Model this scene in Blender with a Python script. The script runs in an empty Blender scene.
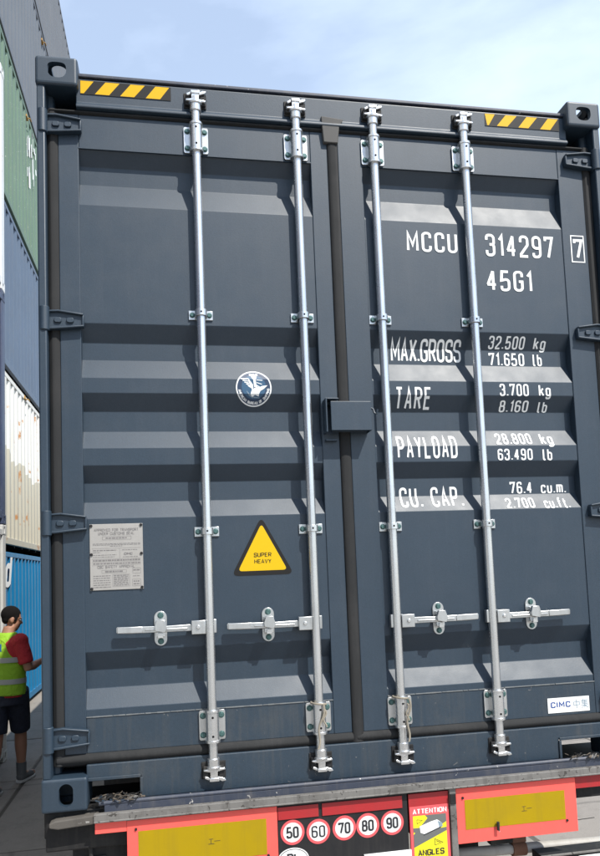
import bpy, bmesh, math, random
from mathutils import Vector, Matrix
random.seed(7)
R = math.radians

# ------------------------------------------------------------------ camera
F_PX, PX, PY = 720.0, 300.0, 512.83          # focal length and principal point, in photo pixels (600 x 856)
DECK = 1.13                                  # height of the container's base above the ground
CAM = Vector((0.47455, -2.79245, 0.82775 + DECK))
YAW, PITCH, ROLL = 0.18157, 0.08344, -0.03893
_fw = Vector((math.sin(YAW) * math.cos(PITCH), math.cos(YAW) * math.cos(PITCH), math.sin(PITCH)))
_r = Vector((math.cos(YAW), -math.sin(YAW), 0)); _u = _r.cross(_fw)
_r2 = math.cos(ROLL) * _r + math.sin(ROLL) * _u
_u2 = -math.sin(ROLL) * _r + math.cos(ROLL) * _u
scene = bpy.context.scene
col = scene.collection
cam_d = bpy.data.cameras.new('camera'); cam = bpy.data.objects.new('camera', cam_d); col.objects.link(cam)
M_ = Matrix((_r2, _u2, -_fw)).transposed().to_4x4(); M_.translation = CAM
cam.matrix_world = M_
cam_d.sensor_fit = 'HORIZONTAL'; cam_d.sensor_width = 36; cam_d.lens = 36 * F_PX / 600
cam_d.shift_y = (PY - 428) / 600
cam_d.clip_start = 0.05; cam_d.clip_end = 3000
scene.camera = cam

# ------------------------------------------------------------------ sky, sun, exposure
SUN_AZ, SUN_EL = 34.0, 53.0                   # degrees right of straight-behind the camera, and up
sd = Vector((math.sin(R(SUN_AZ)) * math.cos(R(SUN_EL)), -math.cos(R(SUN_AZ)) * math.cos(R(SUN_EL)), math.sin(R(SUN_EL))))
world = bpy.data.worlds.new('World'); scene.world = world; world.use_nodes = True
wt = world.node_tree; wt.nodes.clear()
def wn(t, **k):
    n = wt.nodes.new(t)
    for a, b in k.items(): setattr(n, a, b)
    return n
w_out = wn('ShaderNodeOutputWorld'); w_bg = wn('ShaderNodeBackground'); w_bg.inputs['Strength'].default_value = 0.145
w_sky = wn('ShaderNodeTexSky', sky_type='NISHITA', sun_disc=False)
w_sky.sun_elevation = R(SUN_EL); w_sky.sun_rotation = R(180 - SUN_AZ)
w_sky.air_density = 1.25; w_sky.dust_density = 0.7; w_sky.ozone_density = 1.6; w_sky.altitude = 0
w_tc = wn('ShaderNodeTexCoord')
w_map = wn('ShaderNodeMapping'); w_map.inputs['Scale'].default_value = (1.0, 1.0, 2.6); w_map.inputs['Rotation'].default_value = (0.0, 0.25, 0.5)
w_n1 = wn('ShaderNodeTexNoise'); w_n1.inputs['Scale'].default_value = 2.3; w_n1.inputs['Detail'].default_value = 8; w_n1.inputs['Roughness'].default_value = 0.5; w_n1.inputs['Distortion'].default_value = 0.25
w_rmp = wn('ShaderNodeValToRGB')
w_rmp.color_ramp.elements[0].position = 0.42; w_rmp.color_ramp.elements[0].color = (.30, .30, .30, 1)
w_rmp.color_ramp.elements[1].position = 0.74; w_rmp.color_ramp.elements[1].color = (.8, .8, .8, 1)
w_mix = wn('ShaderNodeMix', data_type='RGBA'); w_mix.inputs['B'].default_value = (6.9, 8.0, 9.7, 1)
L = wt.links.new
L(w_tc.outputs['Generated'], w_map.inputs['Vector']); L(w_map.outputs['Vector'], w_n1.inputs['Vector'])
L(w_n1.outputs['Fac'], w_rmp.inputs['Fac']); L(w_rmp.outputs['Color'], w_mix.inputs['Factor'])
L(w_sky.outputs['Color'], w_mix.inputs['A']); L(w_mix.outputs['Result'], w_bg.inputs['Color']); L(w_bg.outputs['Background'], w_out.inputs['Surface'])
sun_d = bpy.data.lights.new('sun', 'SUN'); sun_d.energy = 4.8; sun_d.angle = R(0.53); sun_d.color = (1.0, 0.955, 0.88)
sun = bpy.data.objects.new('sun', sun_d); col.objects.link(sun)
sun.rotation_euler = sd.to_track_quat('Z', 'Y').to_euler(); sun.location = (6, -10, 12)
scene.view_settings.view_transform = 'Standard'; scene.view_settings.look = 'None'
scene.view_settings.exposure = 0.36; scene.view_settings.gamma = 1.0

# ------------------------------------------------------------------ pixel to place helpers (container frame: z from its base)
def U(px, py, y=0.0):
    d = _fw + (px - PX) / F_PX * _r2 - (py - PY) / F_PX * _u2
    t = (y - CAM.y) / d.y
    q = CAM + d * t
    return q.x, q.z - DECK
def UX(px, py, y=0.0): return U(px, py, y)[0]
def UZ(px, py, y=0.0): return U(px, py, y)[1]
def onz(px, py, z=0.0):
    d = _fw + (px - PX) / F_PX * _r2 - (py - PY) / F_PX * _u2
    return CAM + d * ((z - CAM.z) / d.z)
def onx(px, py, x):
    d = _fw + (px - PX) / F_PX * _r2 - (py - PY) / F_PX * _u2
    return CAM + d * ((x - CAM.x) / d.x)

# ------------------------------------------------------------------ materials
MATS = {}
class NT:
    def __init__(s, name):
        s.m = bpy.data.materials.new(name); s.m.use_nodes = True; s.t = s.m.node_tree
        s.b = s.t.nodes['Principled BSDF']; s.c = s.n('ShaderNodeTexCoord')
    def n(s, t, **k):
        o = s.t.nodes.new(t)
        for a, b in k.items(): setattr(o, a, b)
        return o
    def l(s, a, b): s.t.links.new(a, b)
    def noise(s, scale, detail=4, rough=.55, vec=None, stretch=None, dist=0):
        o = s.n('ShaderNodeTexNoise'); o.inputs['Scale'].default_value = scale; o.inputs['Detail'].default_value = detail
        o.inputs['Roughness'].default_value = rough; o.inputs['Distortion'].default_value = dist
        v = vec or s.c.outputs['Object']
        if stretch:
            mp = s.n('ShaderNodeMapping'); mp.inputs['Scale'].default_value = stretch; s.l(v, mp.inputs['Vector']); v = mp.outputs['Vector']
        s.l(v, o.inputs['Vector']); return o.outputs['Fac']
    def ramp(s, fac, p0, p1, c0=(0, 0, 0), c1=(1, 1, 1)):
        o = s.n('ShaderNodeValToRGB'); e = o.color_ramp.elements
        e[0].position = p0; e[1].position = p1; e[0].color = (*c0, 1); e[1].color = (*c1, 1)
        s.l(fac, o.inputs['Fac']); return o.outputs['Color']
    def mix(s, fac, a, b, mode='MIX'):
        o = s.n('ShaderNodeMix', data_type='RGBA', blend_type=mode)
        for v, k in ((fac, 'Factor'), (a, 'A'), (b, 'B')):
            if hasattr(v, 'links') or hasattr(v, 'is_linked'): s.l(v, o.inputs[k])
            elif k == 'Factor': o.inputs[k].default_value = v
            else: o.inputs[k].default_value = (*v, 1)
        return o.outputs['Result']
    def bump(s, h, strength, dist=.002):
        o = s.n('ShaderNodeBump'); o.inputs['Strength'].default_value = strength; o.inputs['Distance'].default_value = dist
        s.l(h, o.inputs['Height']); s.l(o.outputs['Normal'], s.b.inputs['Normal'])
def paint(name, c, rough=.5, dirt=.35, dirtc=(.16, .15, .135), var=.14, metal=0, bump=.12, fleck=0, fleckc=(.45, .43, .4), streak=.35):
    k = NT(name); c2 = tuple(v * (1 - var) for v in c); c1 = tuple(min(1, v * (1 + var)) for v in c)
    base = k.mix(k.noise(1.9, 5), c2, c1)
    if streak: base = k.mix(k.ramp(k.noise(6, 5, .6, stretch=(6, 6, .35)), .5, .8, (0, 0, 0), (streak,) * 3), base, dirtc)
    if dirt: base = k.mix(k.ramp(k.noise(5.5, 8, .68), .5, .78, (0, 0, 0), (dirt,) * 3), base, dirtc)
    if fleck: base = k.mix(k.ramp(k.noise(46, 3, .5, dist=1.0), .70 - fleck, .73 - fleck), base, fleckc)
    k.l(base, k.b.inputs['Base Color']); k.b.inputs['Metallic'].default_value = metal
    r = k.ramp(k.noise(11, 5), .3, .75, (max(.05, rough - .035),) * 3, (min(1, rough + .05),) * 3); k.l(r, k.b.inputs['Roughness'])
    if bump: k.bump(k.noise(260, 2), bump, .0008)
    if name in ('hivis', 'red_cloth', 'navy_cloth'): k.bump(k.noise(16, 4, .5, dist=1.2), .9, .02)
    if name.startswith('slate'):
        k.b.inputs['Specular IOR Level'].default_value = .56
        mu = k.mix(1.0, base, k.ramp(k.noise(140, 4, .7), .3, .7, (.78,) * 3, (1, 1, 1)), 'MULTIPLY'); k.l(mu, k.b.inputs['Base Color'])
    if name in ('hair', 'hazard_yellow', 'sticker_yellow', 'board_yellow', 'sticker_black', 'ink', 'black_board', 'hole_black', 'chassis_black'): k.b.inputs['Specular IOR Level'].default_value = .2
    MATS[name] = k.m; return k.m
def plain(name, c, rough=.5, metal=0, var=.06):
    return paint(name, c, rough, dirt=.0, var=var, metal=metal, bump=0, streak=0)

paint('slate', (.0190, .0365, .0580), .48, dirt=.22, dirtc=(.047, .062, .082), var=.12, streak=.22, bump=.3)
paint('slate_low', (.0190, .0362, .0565), .52, dirt=.4, dirtc=(.07, .072, .071), var=.15, streak=.5, fleck=-.01, fleckc=(.13, .13, .13), bump=.3)
paint('zinc', (.70, .71, .715), .27, dirt=.4, dirtc=(.40, .40, .39), var=.14, metal=.92, bump=.15, streak=.4)
paint('zinc_bright', (.56, .57, .57), .33, dirt=.6, dirtc=(.26, .26, .25), var=.2, metal=.88, bump=.25, streak=.4)
paint('sealant', (.15, .16, .165), .6)
plain('bolt', (.065, .13, .125), .42, .45)
paint('rubber', (.011, .0118, .0128), .85, dirt=.55, dirtc=(.035, .0345, .035), var=.25, bump=.4, streak=.4)
paint('rubber_pale', (.085, .083, .08), .75, dirt=.6, dirtc=(.045, .042, .04), var=.2, bump=.4)  # lighter grey rubber for the gasket cap
paint('grime', (.085, .077, .068), .8, dirt=.8, dirtc=(.035, .03, .027), var=.3, bump=.6, fleck=.03, fleckc=(.3, .29, .27))
plain('hole_black', (.006, .006, .007), .9)
plain('white_ink', (.80, .81, .80), .55)
paint('sticker_white', (.78, .79, .78), .4, dirt=.1, dirtc=(.6, .6, .58), var=.03, bump=0, streak=0)
paint('hazard_yellow', (.64, .375, .003), .5, dirt=.1, dirtc=(.4, .24, .02), var=.06, bump=0, streak=.1)
paint('sticker_yellow', (.62, .40, .006), .45, dirt=.1, dirtc=(.5, .34, .05), var=.04, bump=0, streak=0)
paint('twist_yellow', (.38, .20, .02), .6)
plain('sticker_black', (.016, .015, .014), .5)
plain('ink', (.03, .03, .035), .6)
plain('navy', (.014, .036, .08), .4)
plain('mid_blue', (.028, .085, .16), .4)
plain('logo_blue', (.01, .055, .25), .45)
plain('logo_grey', (.22, .29, .35), .5)
paint('plate_metal', (.36, .345, .325), .45, dirt=.4, dirtc=(.26, .245, .225), var=.09, metal=.2, bump=.05, streak=.3)
plain('plate_ink', (.16, .15, .15), .6)
paint('aluminium', (.175, .168, .158), .64, dirt=.95, dirtc=(.055, .05, .046), var=.3, metal=.2, bump=.6, streak=.7, fleck=.08, fleckc=(.06, .055, .05))
paint('navy_steel', (.032, .04, .062), .48, dirt=.5, dirtc=(.14, .13, .12), var=.2, fleck=-.01)
paint('chassis_black', (.018, .018, .019), .6, dirt=.5, dirtc=(.07, .065, .055), var=.2, bump=.3)
paint('red_board', (.88, .105, .085), .45, dirt=.25, dirtc=(.62, .13, .10), var=.06, bump=.1, streak=.25)
paint('red_dark', (.36, .018, .022), .45, dirt=.4, dirtc=(.2, .03, .03), var=.1, bump=.1, streak=.3)
paint('board_yellow', (.35, .24, .003), .5, dirt=.4, dirtc=(.24, .17, .015), var=.1, bump=.1, streak=.45)
paint('black_board', (.02, .02, .022), .45, dirt=.3, dirtc=(.06, .055, .05), var=.1, bump=.1)
plain('ring_red', (.70, .10, .11), .4)
plain('bright_yellow', (.80, .70, .02), .45)
plain('road_grey', (.13, .135, .13), .5)
paint('rusty', (.16, .075, .045), .85, dirt=.7, dirtc=(.07, .04, .03), var=.3, bump=.6)
paint('pipe_grey', (.36, .345, .32), .6, dirt=.6, dirtc=(.2, .16, .13), var=.14, bump=.3)
paint('tyre', (.022, .022, .022), .85, dirt=.6, dirtc=(.07, .062, .052), var=.2, bump=.4)
paint('rope', (.27, .24, .19), .9, dirt=.5, dirtc=(.12, .10, .08), var=.2, bump=.4)
paint('rail_lens', (.35, .01, .01), .2, dirt=.1, var=.05, bump=0)
paint('wood', (.11, .09, .07), .9, dirt=.7, dirtc=(.06, .05, .04), var=.3, bump=.6)
paint('blue_box', (.004, .155, .34), .5, dirt=.25, dirtc=(.02, .09, .19), var=.12)
paint('bluegrey_box', (.085, .12, .175), .55, dirt=.35, dirtc=(.12, .13, .15), var=.14)
paint('green_box', (.11, .178, .125), .6, dirt=.4, dirtc=(.16, .19, .14), var=.16, fleck=.01, fleckc=(.6, .6, .55))
paint('grey_box', (.115, .13, .15), .58, dirt=.4, dirtc=(.14, .14, .145), var=.14)
paint('darkgrey_box', (.115, .125, .14), .58, dirt=.4, dirtc=(.15, .145, .14), var=.14)
paint('white_box', (.66, .67, .655), .5, dirt=.3, dirtc=(.4, .37, .33), var=.06, fleck=.02, fleckc=(.25, .1, .04))
paint('darkblue_box', (.035, .05, .10), .5, dirt=.3, dirtc=(.1, .1, .12), var=.1)
paint('palegrey_box', (.52, .52, .50), .55, dirt=.35, dirtc=(.35, .33, .3), var=.08)
def cream_mat():
    k = NT('cream_box'); o = k.c.outputs['Object']
    sp = k.n('ShaderNodeSeparateXYZ'); k.l(o, sp.inputs[0])
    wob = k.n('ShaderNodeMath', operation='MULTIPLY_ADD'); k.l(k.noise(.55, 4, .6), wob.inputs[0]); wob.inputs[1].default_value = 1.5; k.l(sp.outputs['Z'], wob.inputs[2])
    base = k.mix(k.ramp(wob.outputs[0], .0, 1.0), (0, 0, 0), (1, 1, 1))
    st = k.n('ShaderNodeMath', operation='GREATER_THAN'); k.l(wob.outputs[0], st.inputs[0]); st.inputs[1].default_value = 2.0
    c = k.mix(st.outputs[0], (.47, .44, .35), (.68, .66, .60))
    c = k.mix(k.ramp(k.noise(3.2, 9, .66), .60, .66, (0, 0, 0), (.95,) * 3), c, (.42, .19, .06))
    c = k.mix(k.ramp(k.noise(3, 6, .6, stretch=(5, 5, .3)), .55, .8, (0, 0, 0), (.4,) * 3), c, (.36, .30, .22))
    k.l(c, k.b.inputs['Base Color']); k.b.inputs['Roughness'].default_value = .6
    MATS['cream_box'] = k.m
cream_mat()
def concrete(name, c, joint=False):
    k = NT(name)
    b = k.mix(k.noise(.9, 6, .6), tuple(v * .78 for v in c), tuple(v * 1.18 for v in c))
    b = k.mix(k.ramp(k.noise(3.5, 9, .72), .48, .72, (0, 0, 0), (.6,) * 3), b, tuple(v * .5 for v in c))
    b = k.mix(k.ramp(k.noise(70, 3, .6), .55, .75, (0, 0, 0), (.35,) * 3), b, tuple(v * 1.5 for v in c))
    vo = k.n('ShaderNodeTexVoronoi', feature='DISTANCE_TO_EDGE'); vo.inputs['Scale'].default_value = .3
    nz = k.n('ShaderNodeTexNoise'); nz.inputs['Scale'].default_value = 3; k.l(k.c.outputs['Object'], nz.inputs['Vector'])
    ad = k.mix(.12, k.c.outputs['Object'], nz.outputs['Color']); k.l(ad, vo.inputs['Vector'])
    b = k.mix(k.ramp(vo.outputs['Distance'], .002, .007, (.45,) * 3, (0, 0, 0)), b, tuple(v * .25 for v in c))
    k.l(b, k.b.inputs['Base Color']); k.b.inputs['Roughness'].default_value = .88
    k.bump(k.noise(90, 6, .7), .45, .006)
    MATS[name] = k.m
concrete('concrete', (.235, .213, .188)); concrete('joint_dirt', (.09, .08, .068))
paint('skin', (.30, .15, .095), .55, dirt=0, var=.08, bump=.05, streak=0)
paint('hair', (.005, .0042, .004), .95, dirt=0, var=.2, bump=.6, streak=0)
paint('hivis', (.23, .43, .018), .8, dirt=.2, dirtc=(.16, .28, .03), var=.12, bump=.25, streak=0)
paint('red_cloth', (.36, .018, .026), .85, dirt=0, var=.15, bump=.25, streak=0)
paint('navy_cloth', (.012, .016, .032), .85, dirt=0, var=.2, bump=.25, streak=0)
plain('silver_tape', (.30, .31, .30), .45)
plain('patch_blue', (.01, .12, .38), .6)
paint('shoe_grey', (.09, .095, .10), .75, dirt=.3, dirtc=(.2, .19, .18), var=.2)
paint('shoe_sole', (.42, .42, .41), .7, dirt=.4, dirtc=(.2, .18, .16), var=.1)

# ------------------------------------------------------------------ mesh helpers
class MB:
    """collects shapes; build() links them as ONE mesh object"""
    def __init__(s): s.v = []; s.f = []; s.mi = []; s.mats = []
    def mat(s, m):
        if m not in s.mats: s.mats.append(m)
        return s.mats.index(m)
    def add(s, vs, fs, m):
        o = len(s.v); k = s.mat(m); s.v += [tuple(v) for v in vs]
        for f in fs: s.f.append(tuple(i + o for i in f)); s.mi.append(k)
        return s
    def box(s, x0, x1, y0, y1, z0, z1, m):
        return s.add([(x0, y0, z0), (x1, y0, z0), (x1, y1, z0), (x0, y1, z0), (x0, y0, z1), (x1, y0, z1), (x1, y1, z1), (x0, y1, z1)],
                     [(0, 3, 2, 1), (4, 5, 6, 7), (0, 1, 5, 4), (1, 2, 6, 5), (2, 3, 7, 6), (3, 0, 4, 7)], m)
    def prism(s, poly, y0, y1, m):                 # polygon in (x, z), counter-clockwise seen from -y
        n = len(poly)
        vs = [(x, y0, z) for x, z in poly] + [(x, y1, z) for x, z in poly]
        fs = [tuple(range(n)), tuple(range(2 * n - 1, n - 1, -1))] + [(i, i + n, (i + 1) % n + n, (i + 1) % n) for i in range(n)]
        return s.add(vs, fs, m)
    def sweep_x(s, prof, x0, x1, m):               # polygon in (y, z) swept along x
        n = len(prof)
        vs = [(x0, y, z) for y, z in prof] + [(x1, y, z) for y, z in prof]
        fs = [tuple(range(n)), tuple(range(2 * n - 1, n - 1, -1))] + [(i, i + n, (i + 1) % n + n, (i + 1) % n) for i in range(n)]
        return s.add(vs, fs, m)
    def sweep_z(s, prof, z0, z1, m):               # polygon in (x, y) swept along z
        n = len(prof)
        vs = [(x, y, z0) for x, y in prof] + [(x, y, z1) for x, y in prof]
        fs = [tuple(range(n - 1, -1, -1)), tuple(range(n, 2 * n))] + [(i, (i + 1) % n, (i + 1) % n + n, i + n) for i in range(n)]
        return s.add(vs, fs, m)
    def tube(s, pts, rad, m, n=12, cap=True, squash=None):
        pts = [Vector(p) for p in pts]; rs = rad if isinstance(rad, (list, tuple)) else [rad] * len(pts)
        vs = []; fs = []; prev = None
        for i, p in enumerate(pts):
            a = pts[max(0, i - 1)]; b = pts[min(len(pts) - 1, i + 1)]
            t = (b - a).normalized()
            if prev is None:
                ref = Vector((0, 0, 1)) if abs(t.z) < .9 else Vector((0, 1, 0))
                e1 = t.cross(ref).normalized()
            else:
                e1 = (prev - t * prev.dot(t)).normalized()
            prev = e1; e2 = t.cross(e1)
            for k in range(n):
                a_ = 2 * math.pi * k / n
                vs.append(p + (e1 * math.cos(a_) + e2 * math.sin(a_)) * rs[i])
        for i in range(len(pts) - 1):
            for k in range(n): fs.append((i * n + k, i * n + (k + 1) % n, (i + 1) * n + (k + 1) % n, (i + 1) * n + k))
        if cap: fs += [tuple(range(n - 1, -1, -1)), tuple(range((len(pts) - 1) * n, len(pts) * n))]
        return s.add(vs, fs, m)
    def loft(s, secs, m, n=18):                    # secs: (center, rx, ry[, rotz]) horizontal ellipses
        vs = []; fs = []
        for sc in secs:
            c = Vector(sc[0]); rx, ry = sc[1], sc[2]; rz = sc[3] if len(sc) > 3 else 0
            for k in range(n):
                a = 2 * math.pi * k / n; x, y = rx * math.cos(a), ry * math.sin(a)
                vs.append(c + Vector((x * math.cos(rz) - y * math.sin(rz), x * math.sin(rz) + y * math.cos(rz), 0)))
        N = len(secs)
        for i in range(N - 1):
            for k in range(n): fs.append((i * n + k, i * n + (k + 1) % n, (i + 1) * n + (k + 1) % n, (i + 1) * n + k))
        fs += [tuple(range(n - 1, -1, -1)), tuple(range((N - 1) * n, N * n))]
        return s.add(vs, fs, m)
    def ellipsoid(s, c, r, m, n=16, rings=10, rot=None):
        vs = []; fs = []; c = Vector(c)
        for i in range(1, rings):
            t = math.pi * i / rings
            for k in range(n):
                a = 2 * math.pi * k / n
                v = Vector((r[0] * math.sin(t) * math.cos(a), r[1] * math.sin(t) * math.sin(a), -r[2] * math.cos(t)))
                vs.append(c + (rot @ v if rot else v))
        bot = Vector((0, 0, -r[2])); top = Vector((0, 0, r[2]))
        vs += [c + (rot @ bot if rot else bot), c + (rot @ top if rot else top)]
        for i in range(rings - 2):
            for k in range(n): fs.append((i * n + k, i * n + (k + 1) % n, (i + 1) * n + (k + 1) % n, (i + 1) * n + k))
        b = len(vs) - 2
        for k in range(n):
            fs.append((b, (k + 1) % n, k)); o = (rings - 2) * n; fs.append((b + 1, o + k, o + (k + 1) % n))
        return s.add(vs, fs, m)
    def mesh(s, name):
        me = bpy.data.meshes.new(name); me.from_pydata(s.v, [], s.f); me.update()
        for m in s.mats: me.materials.append(MATS[m])
        me.polygons.foreach_set('material_index', s.mi)
        return me
    def build(s, name, parent=None, bevel=0, smooth=False, segs=2, label=None):
        o = bpy.data.objects.new(name, s.mesh(name)); col.objects.link(o)
        if parent: o.parent = parent
        finish(o, bevel, smooth, segs)
        if label: o['label'] = label
        return o
def finish(o, bevel=0, smooth=False, segs=2):
    if bevel:
        b = o.modifiers.new('bevel', 'BEVEL'); b.width = bevel; b.segments = segs; b.limit_method = 'ANGLE'; b.angle_limit = R(35)
    if smooth:
        me = o.data
        me.polygons.foreach_set('use_smooth', [True] * len(me.polygons))
        me.set_sharp_from_angle(angle=R(38))
def empty(name, loc, label, cat, group=None, rz=0):
    o = bpy.data.objects.new(name, None); col.objects.link(o); o.location = loc; o.rotation_euler.z = rz
    o.empty_display_size = .2
    o['label'] = label; o['category'] = cat
    if group: o['group'] = group
    return o
def share(name, src, parent, loc=(0, 0, 0), scale=None, rz=0):
    o = bpy.data.objects.new(name, src.data if hasattr(src, 'data') else src); col.objects.link(o); o.parent = parent; o.location = loc
    if scale: o.scale = scale
    o.rotation_euler.z = rz
    if hasattr(src, 'modifiers'):
        for m in src.modifiers:
            if m.type == 'BEVEL':
                b = o.modifiers.new('bevel', 'BEVEL'); b.width = m.width; b.segments = m.segments; b.limit_method = 'ANGLE'; b.angle_limit = m.angle_limit
    return o
def evaluated(o, name, mats=None):
    """bake an object's modifiers into a new mesh and drop the object"""
    dg = bpy.context.evaluated_depsgraph_get(); dg.update()
    me = bpy.data.meshes.new_from_object(o.evaluated_get(dg)); me.name = name
    bpy.data.objects.remove(o); return me
def stadium(cx, cz, w, h, n=10):                    # upright slot outline
    r = w / 2; p = []
    for i in range(n + 1):
        a = math.pi * i / n; p.append((cx + r * math.cos(a), cz + (h / 2 - r) + r * math.sin(a)))
    for i in range(n + 1):
        a = math.pi + math.pi * i / n; p.append((cx + r * math.cos(a), cz - (h / 2 - r) + r * math.sin(a)))
    return p
def boolean(base, cutters):
    for c in cutters:
        b = base.modifiers.new('cut', 'BOOLEAN'); b.operation = 'DIFFERENCE'; b.object = c; b.solver = 'EXACT'
    me = evaluated(base, base.name)
    for c in cutters: bpy.data.objects.remove(c)
    return me

# ------------------------------------------------------------------ stroke lettering
def W_(w=.44): return w
def _g(w):
    r = .17; q = .5 * w
    O = lambda x0, y0, x1, y1, rr=r: [(x0, (y0 + y1) / 2), (x0, y1, rr), (x1, y1, rr), (x1, y0, rr), (x0, y0, rr), (x0, (y0 + y1) / 2)]
    G = {
     'A': [[(0, 0), (q, 1), (w, 0)], [(.17 * w, .3), (.83 * w, .3)]],
     'B': [[(0, 0), (0, 1), (w * .95, 1, r), (w * .95, .53, r), (0, .53)], [(0, .53), (w, .53, r), (w, 0, r), (0, 0)]],
     'C': [[(w, .72), (w, 1, r), (0, 1, r), (0, 0, r), (w, 0, r), (w, .28)]],
     'D': [[(0, 0), (0, 1), (w, 1, r), (w, 0, r), (0, 0)]],
     'E': [[(w * .95, 1), (0, 1), (0, 0), (w * .95, 0)], [(0, .52), (w * .8, .52)]],
     'F': [[(w * .95, 1), (0, 1), (0, 0)], [(0, .5), (w * .8, .5)]],
     'G': [[(w, .74), (w, 1, r), (0, 1, r), (0, 0, r), (w, 0, r), (w, .48), (w * .55, .48)]],
     'H': [[(0, 0), (0, 1)], [(w, 0), (w, 1)], [(0, .5), (w, .5)]],
     'I': [[(0, 0), (0, 1)]],
     'K': [[(0, 0), (0, 1)], [(w, 1), (.05, .45)], [(.15, .55), (w, 0)]],
     'L': [[(0, 1), (0, 0), (w * .92, 0)]],
     'M': [[(0, 0), (0, 1), (q * 1.25, .3), (w * 1.25, 1), (w * 1.25, 0)]],
     'N': [[(0, 0), (0, 1), (w, 0), (w, 1)]],
     'O': [O(0, 0, w, 1)], '0': [O(0, 0, w, 1)],
     'P': [[(0, 0), (0, 1), (w, 1, r), (w, .45, r), (0, .45)]],
     'R': [[(0, 0), (0, 1), (w, 1, r), (w, .47, r), (0, .47)], [(w * .5, .47), (w, 0)]],
     'S': [[(w, .74), (w, 1, r), (0, 1, r), (0, .52, r), (w, .52, r), (w, 0, r), (0, 0, r), (0, .26)]],
     'T': [[(0, 1), (w, 1)], [(q, 1), (q, 0)]],
     'U': [[(0, 1), (0, 0, r), (w, 0, r), (w, 1)]],
     'V': [[(0, 1), (q, 0), (w, 1)]],
     'X': [[(0, 0), (w, 1)], [(0, 1), (w, 0)]],
     'Y': [[(0, 1), (q, .45), (w, 1)], [(q, .45), (q, 0)]],
     '1': [[(0, .78), (q * .75, 1), (q * .75, 0)]],
     '2': [[(0, .72), (0, 1, r), (w, 1, r), (w, .58, .12), (0, .1, .05), (0, 0), (w, 0)]],
     '3': [[(0, .76), (0, 1, r), (w, 1, r), (w, .53, r), (w * .4, .53)], [(w * .4, .53), (w, .53, r), (w, 0, r), (0, 0, r), (0, .24)]],
     '4': [[(w * .72, 0), (w * .72, 1)], [(w * .72, 1), (0, .28)], [(-.03, .28), (w * 1.04, .28)]],
     '5': [[(w * .95, 1), (.04, 1), (0, .52), (w, .62, r), (w, 0, r), (0, 0, r), (0, .22)]],
     '6': [[(w * .95, .8), (w * .95, 1, r), (0, 1, r), (0, 0, r), (w, 0, r), (w, .56, r), (0, .56)]],
     '7': [[(0, .84), (0, 1), (w, 1), (w * .38, 0)]],
     '8': [O(.02, .52, w - .02, 1, .15), O(0, 0, w, .52, .15)],
     '9': [[(w * .05, .2), (w * .05, 0, r), (w, 0, r), (w, 1, r), (0, 1, r), (0, .44, r), (w, .44)]],
     '.': [[(0, .0), (0, .1)]], ',': [[(.04, .1), (0, -.1)]], '-': [[(0, .5), (w * .8, .5)]], '/': [[(0, 0), (w, 1)]], '&': [O(0, 0, w, 1)],
     'k': [[(0, 0), (0, 1)], [(w * .85, .68), (.04, .3)], [(.14, .4), (w * .9, 0)]],
     'g': [[(w * .9, .68), (w * .9, -.25, .14), (0, -.25, .1), (0, -.12)], O(0, 0, w * .9, .68, .15)],
     'l': [[(0, 1), (0, 0, .1), (.16, 0)]],
     'b': [[(0, 0), (0, 1)], O(0, 0, w * .9, .68, .15)],
     'd': [[(w * .9, 0), (w * .9, 1)], O(0, 0, w * .9, .68, .15)],
     'y': [[(0, .68), (w * .5, .04)], [(w * .95, .68), (w * .3, -.28), (-.04, -.3)]],
     'c': [[(w * .85, .5), (w * .85, .68, .14), (0, .68, .14), (0, 0, .14), (w * .85, 0, .14), (w * .85, .18)]],
     'u': [[(0, .68), (0, 0, .14), (w * .88, 0, .14), (w * .88, .68)]],
     'm': [[(0, 0), (0, .68), (w * .65, .68, .1), (w * .65, 0)], [(w * .65, .6), (w * .65, .68), (w * 1.3, .68, .1), (w * 1.3, 0)]],
     'f': [[(.12, 0), (.12, 1, .1), (.3, 1)], [(0, .66), (.28, .66)]],
     't': [[(.12, .92), (.12, 0, .1), (.3, 0)], [(0, .66), (.28, .66)]],
    }
    return G
def fillet(pl):
    out = []; n = len(pl)
    for i, p in enumerate(pl):
        if len(p) == 2 or i in (0, n - 1): out.append(Vector(p[:2])); continue
        a, b, c = Vector(pl[i - 1][:2]), Vector(p[:2]), Vector(pl[i + 1][:2])
        u, v = (a - b), (c - b); lu, lv = u.length, v.length; u.normalize(); v.normalize()
        ang = u.angle(v); r = p[2]; t = min(r / math.tan(ang / 2), lu * .5, lv * .5); r = t * math.tan(ang / 2)
        cen = b + (u + v).normalized() * (r / math.sin(ang / 2)); s0 = b + u * t - cen; s1 = b + v * t - cen
        a0 = math.atan2(s0.y, s0.x); da = math.atan2(s1.y, s1.x) - a0
        while da > math.pi: da -= 2 * math.pi
        while da < -math.pi: da += 2 * math.pi
        for k in range(6): out.append(cen + Vector((math.cos(a0 + da * k / 5), math.sin(a0 + da * k / 5))) * r)
    res = [out[0]]
    for p in out[1:]:
        if (p - res[-1]).length > 1e-5: res.append(p)
    return res
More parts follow.
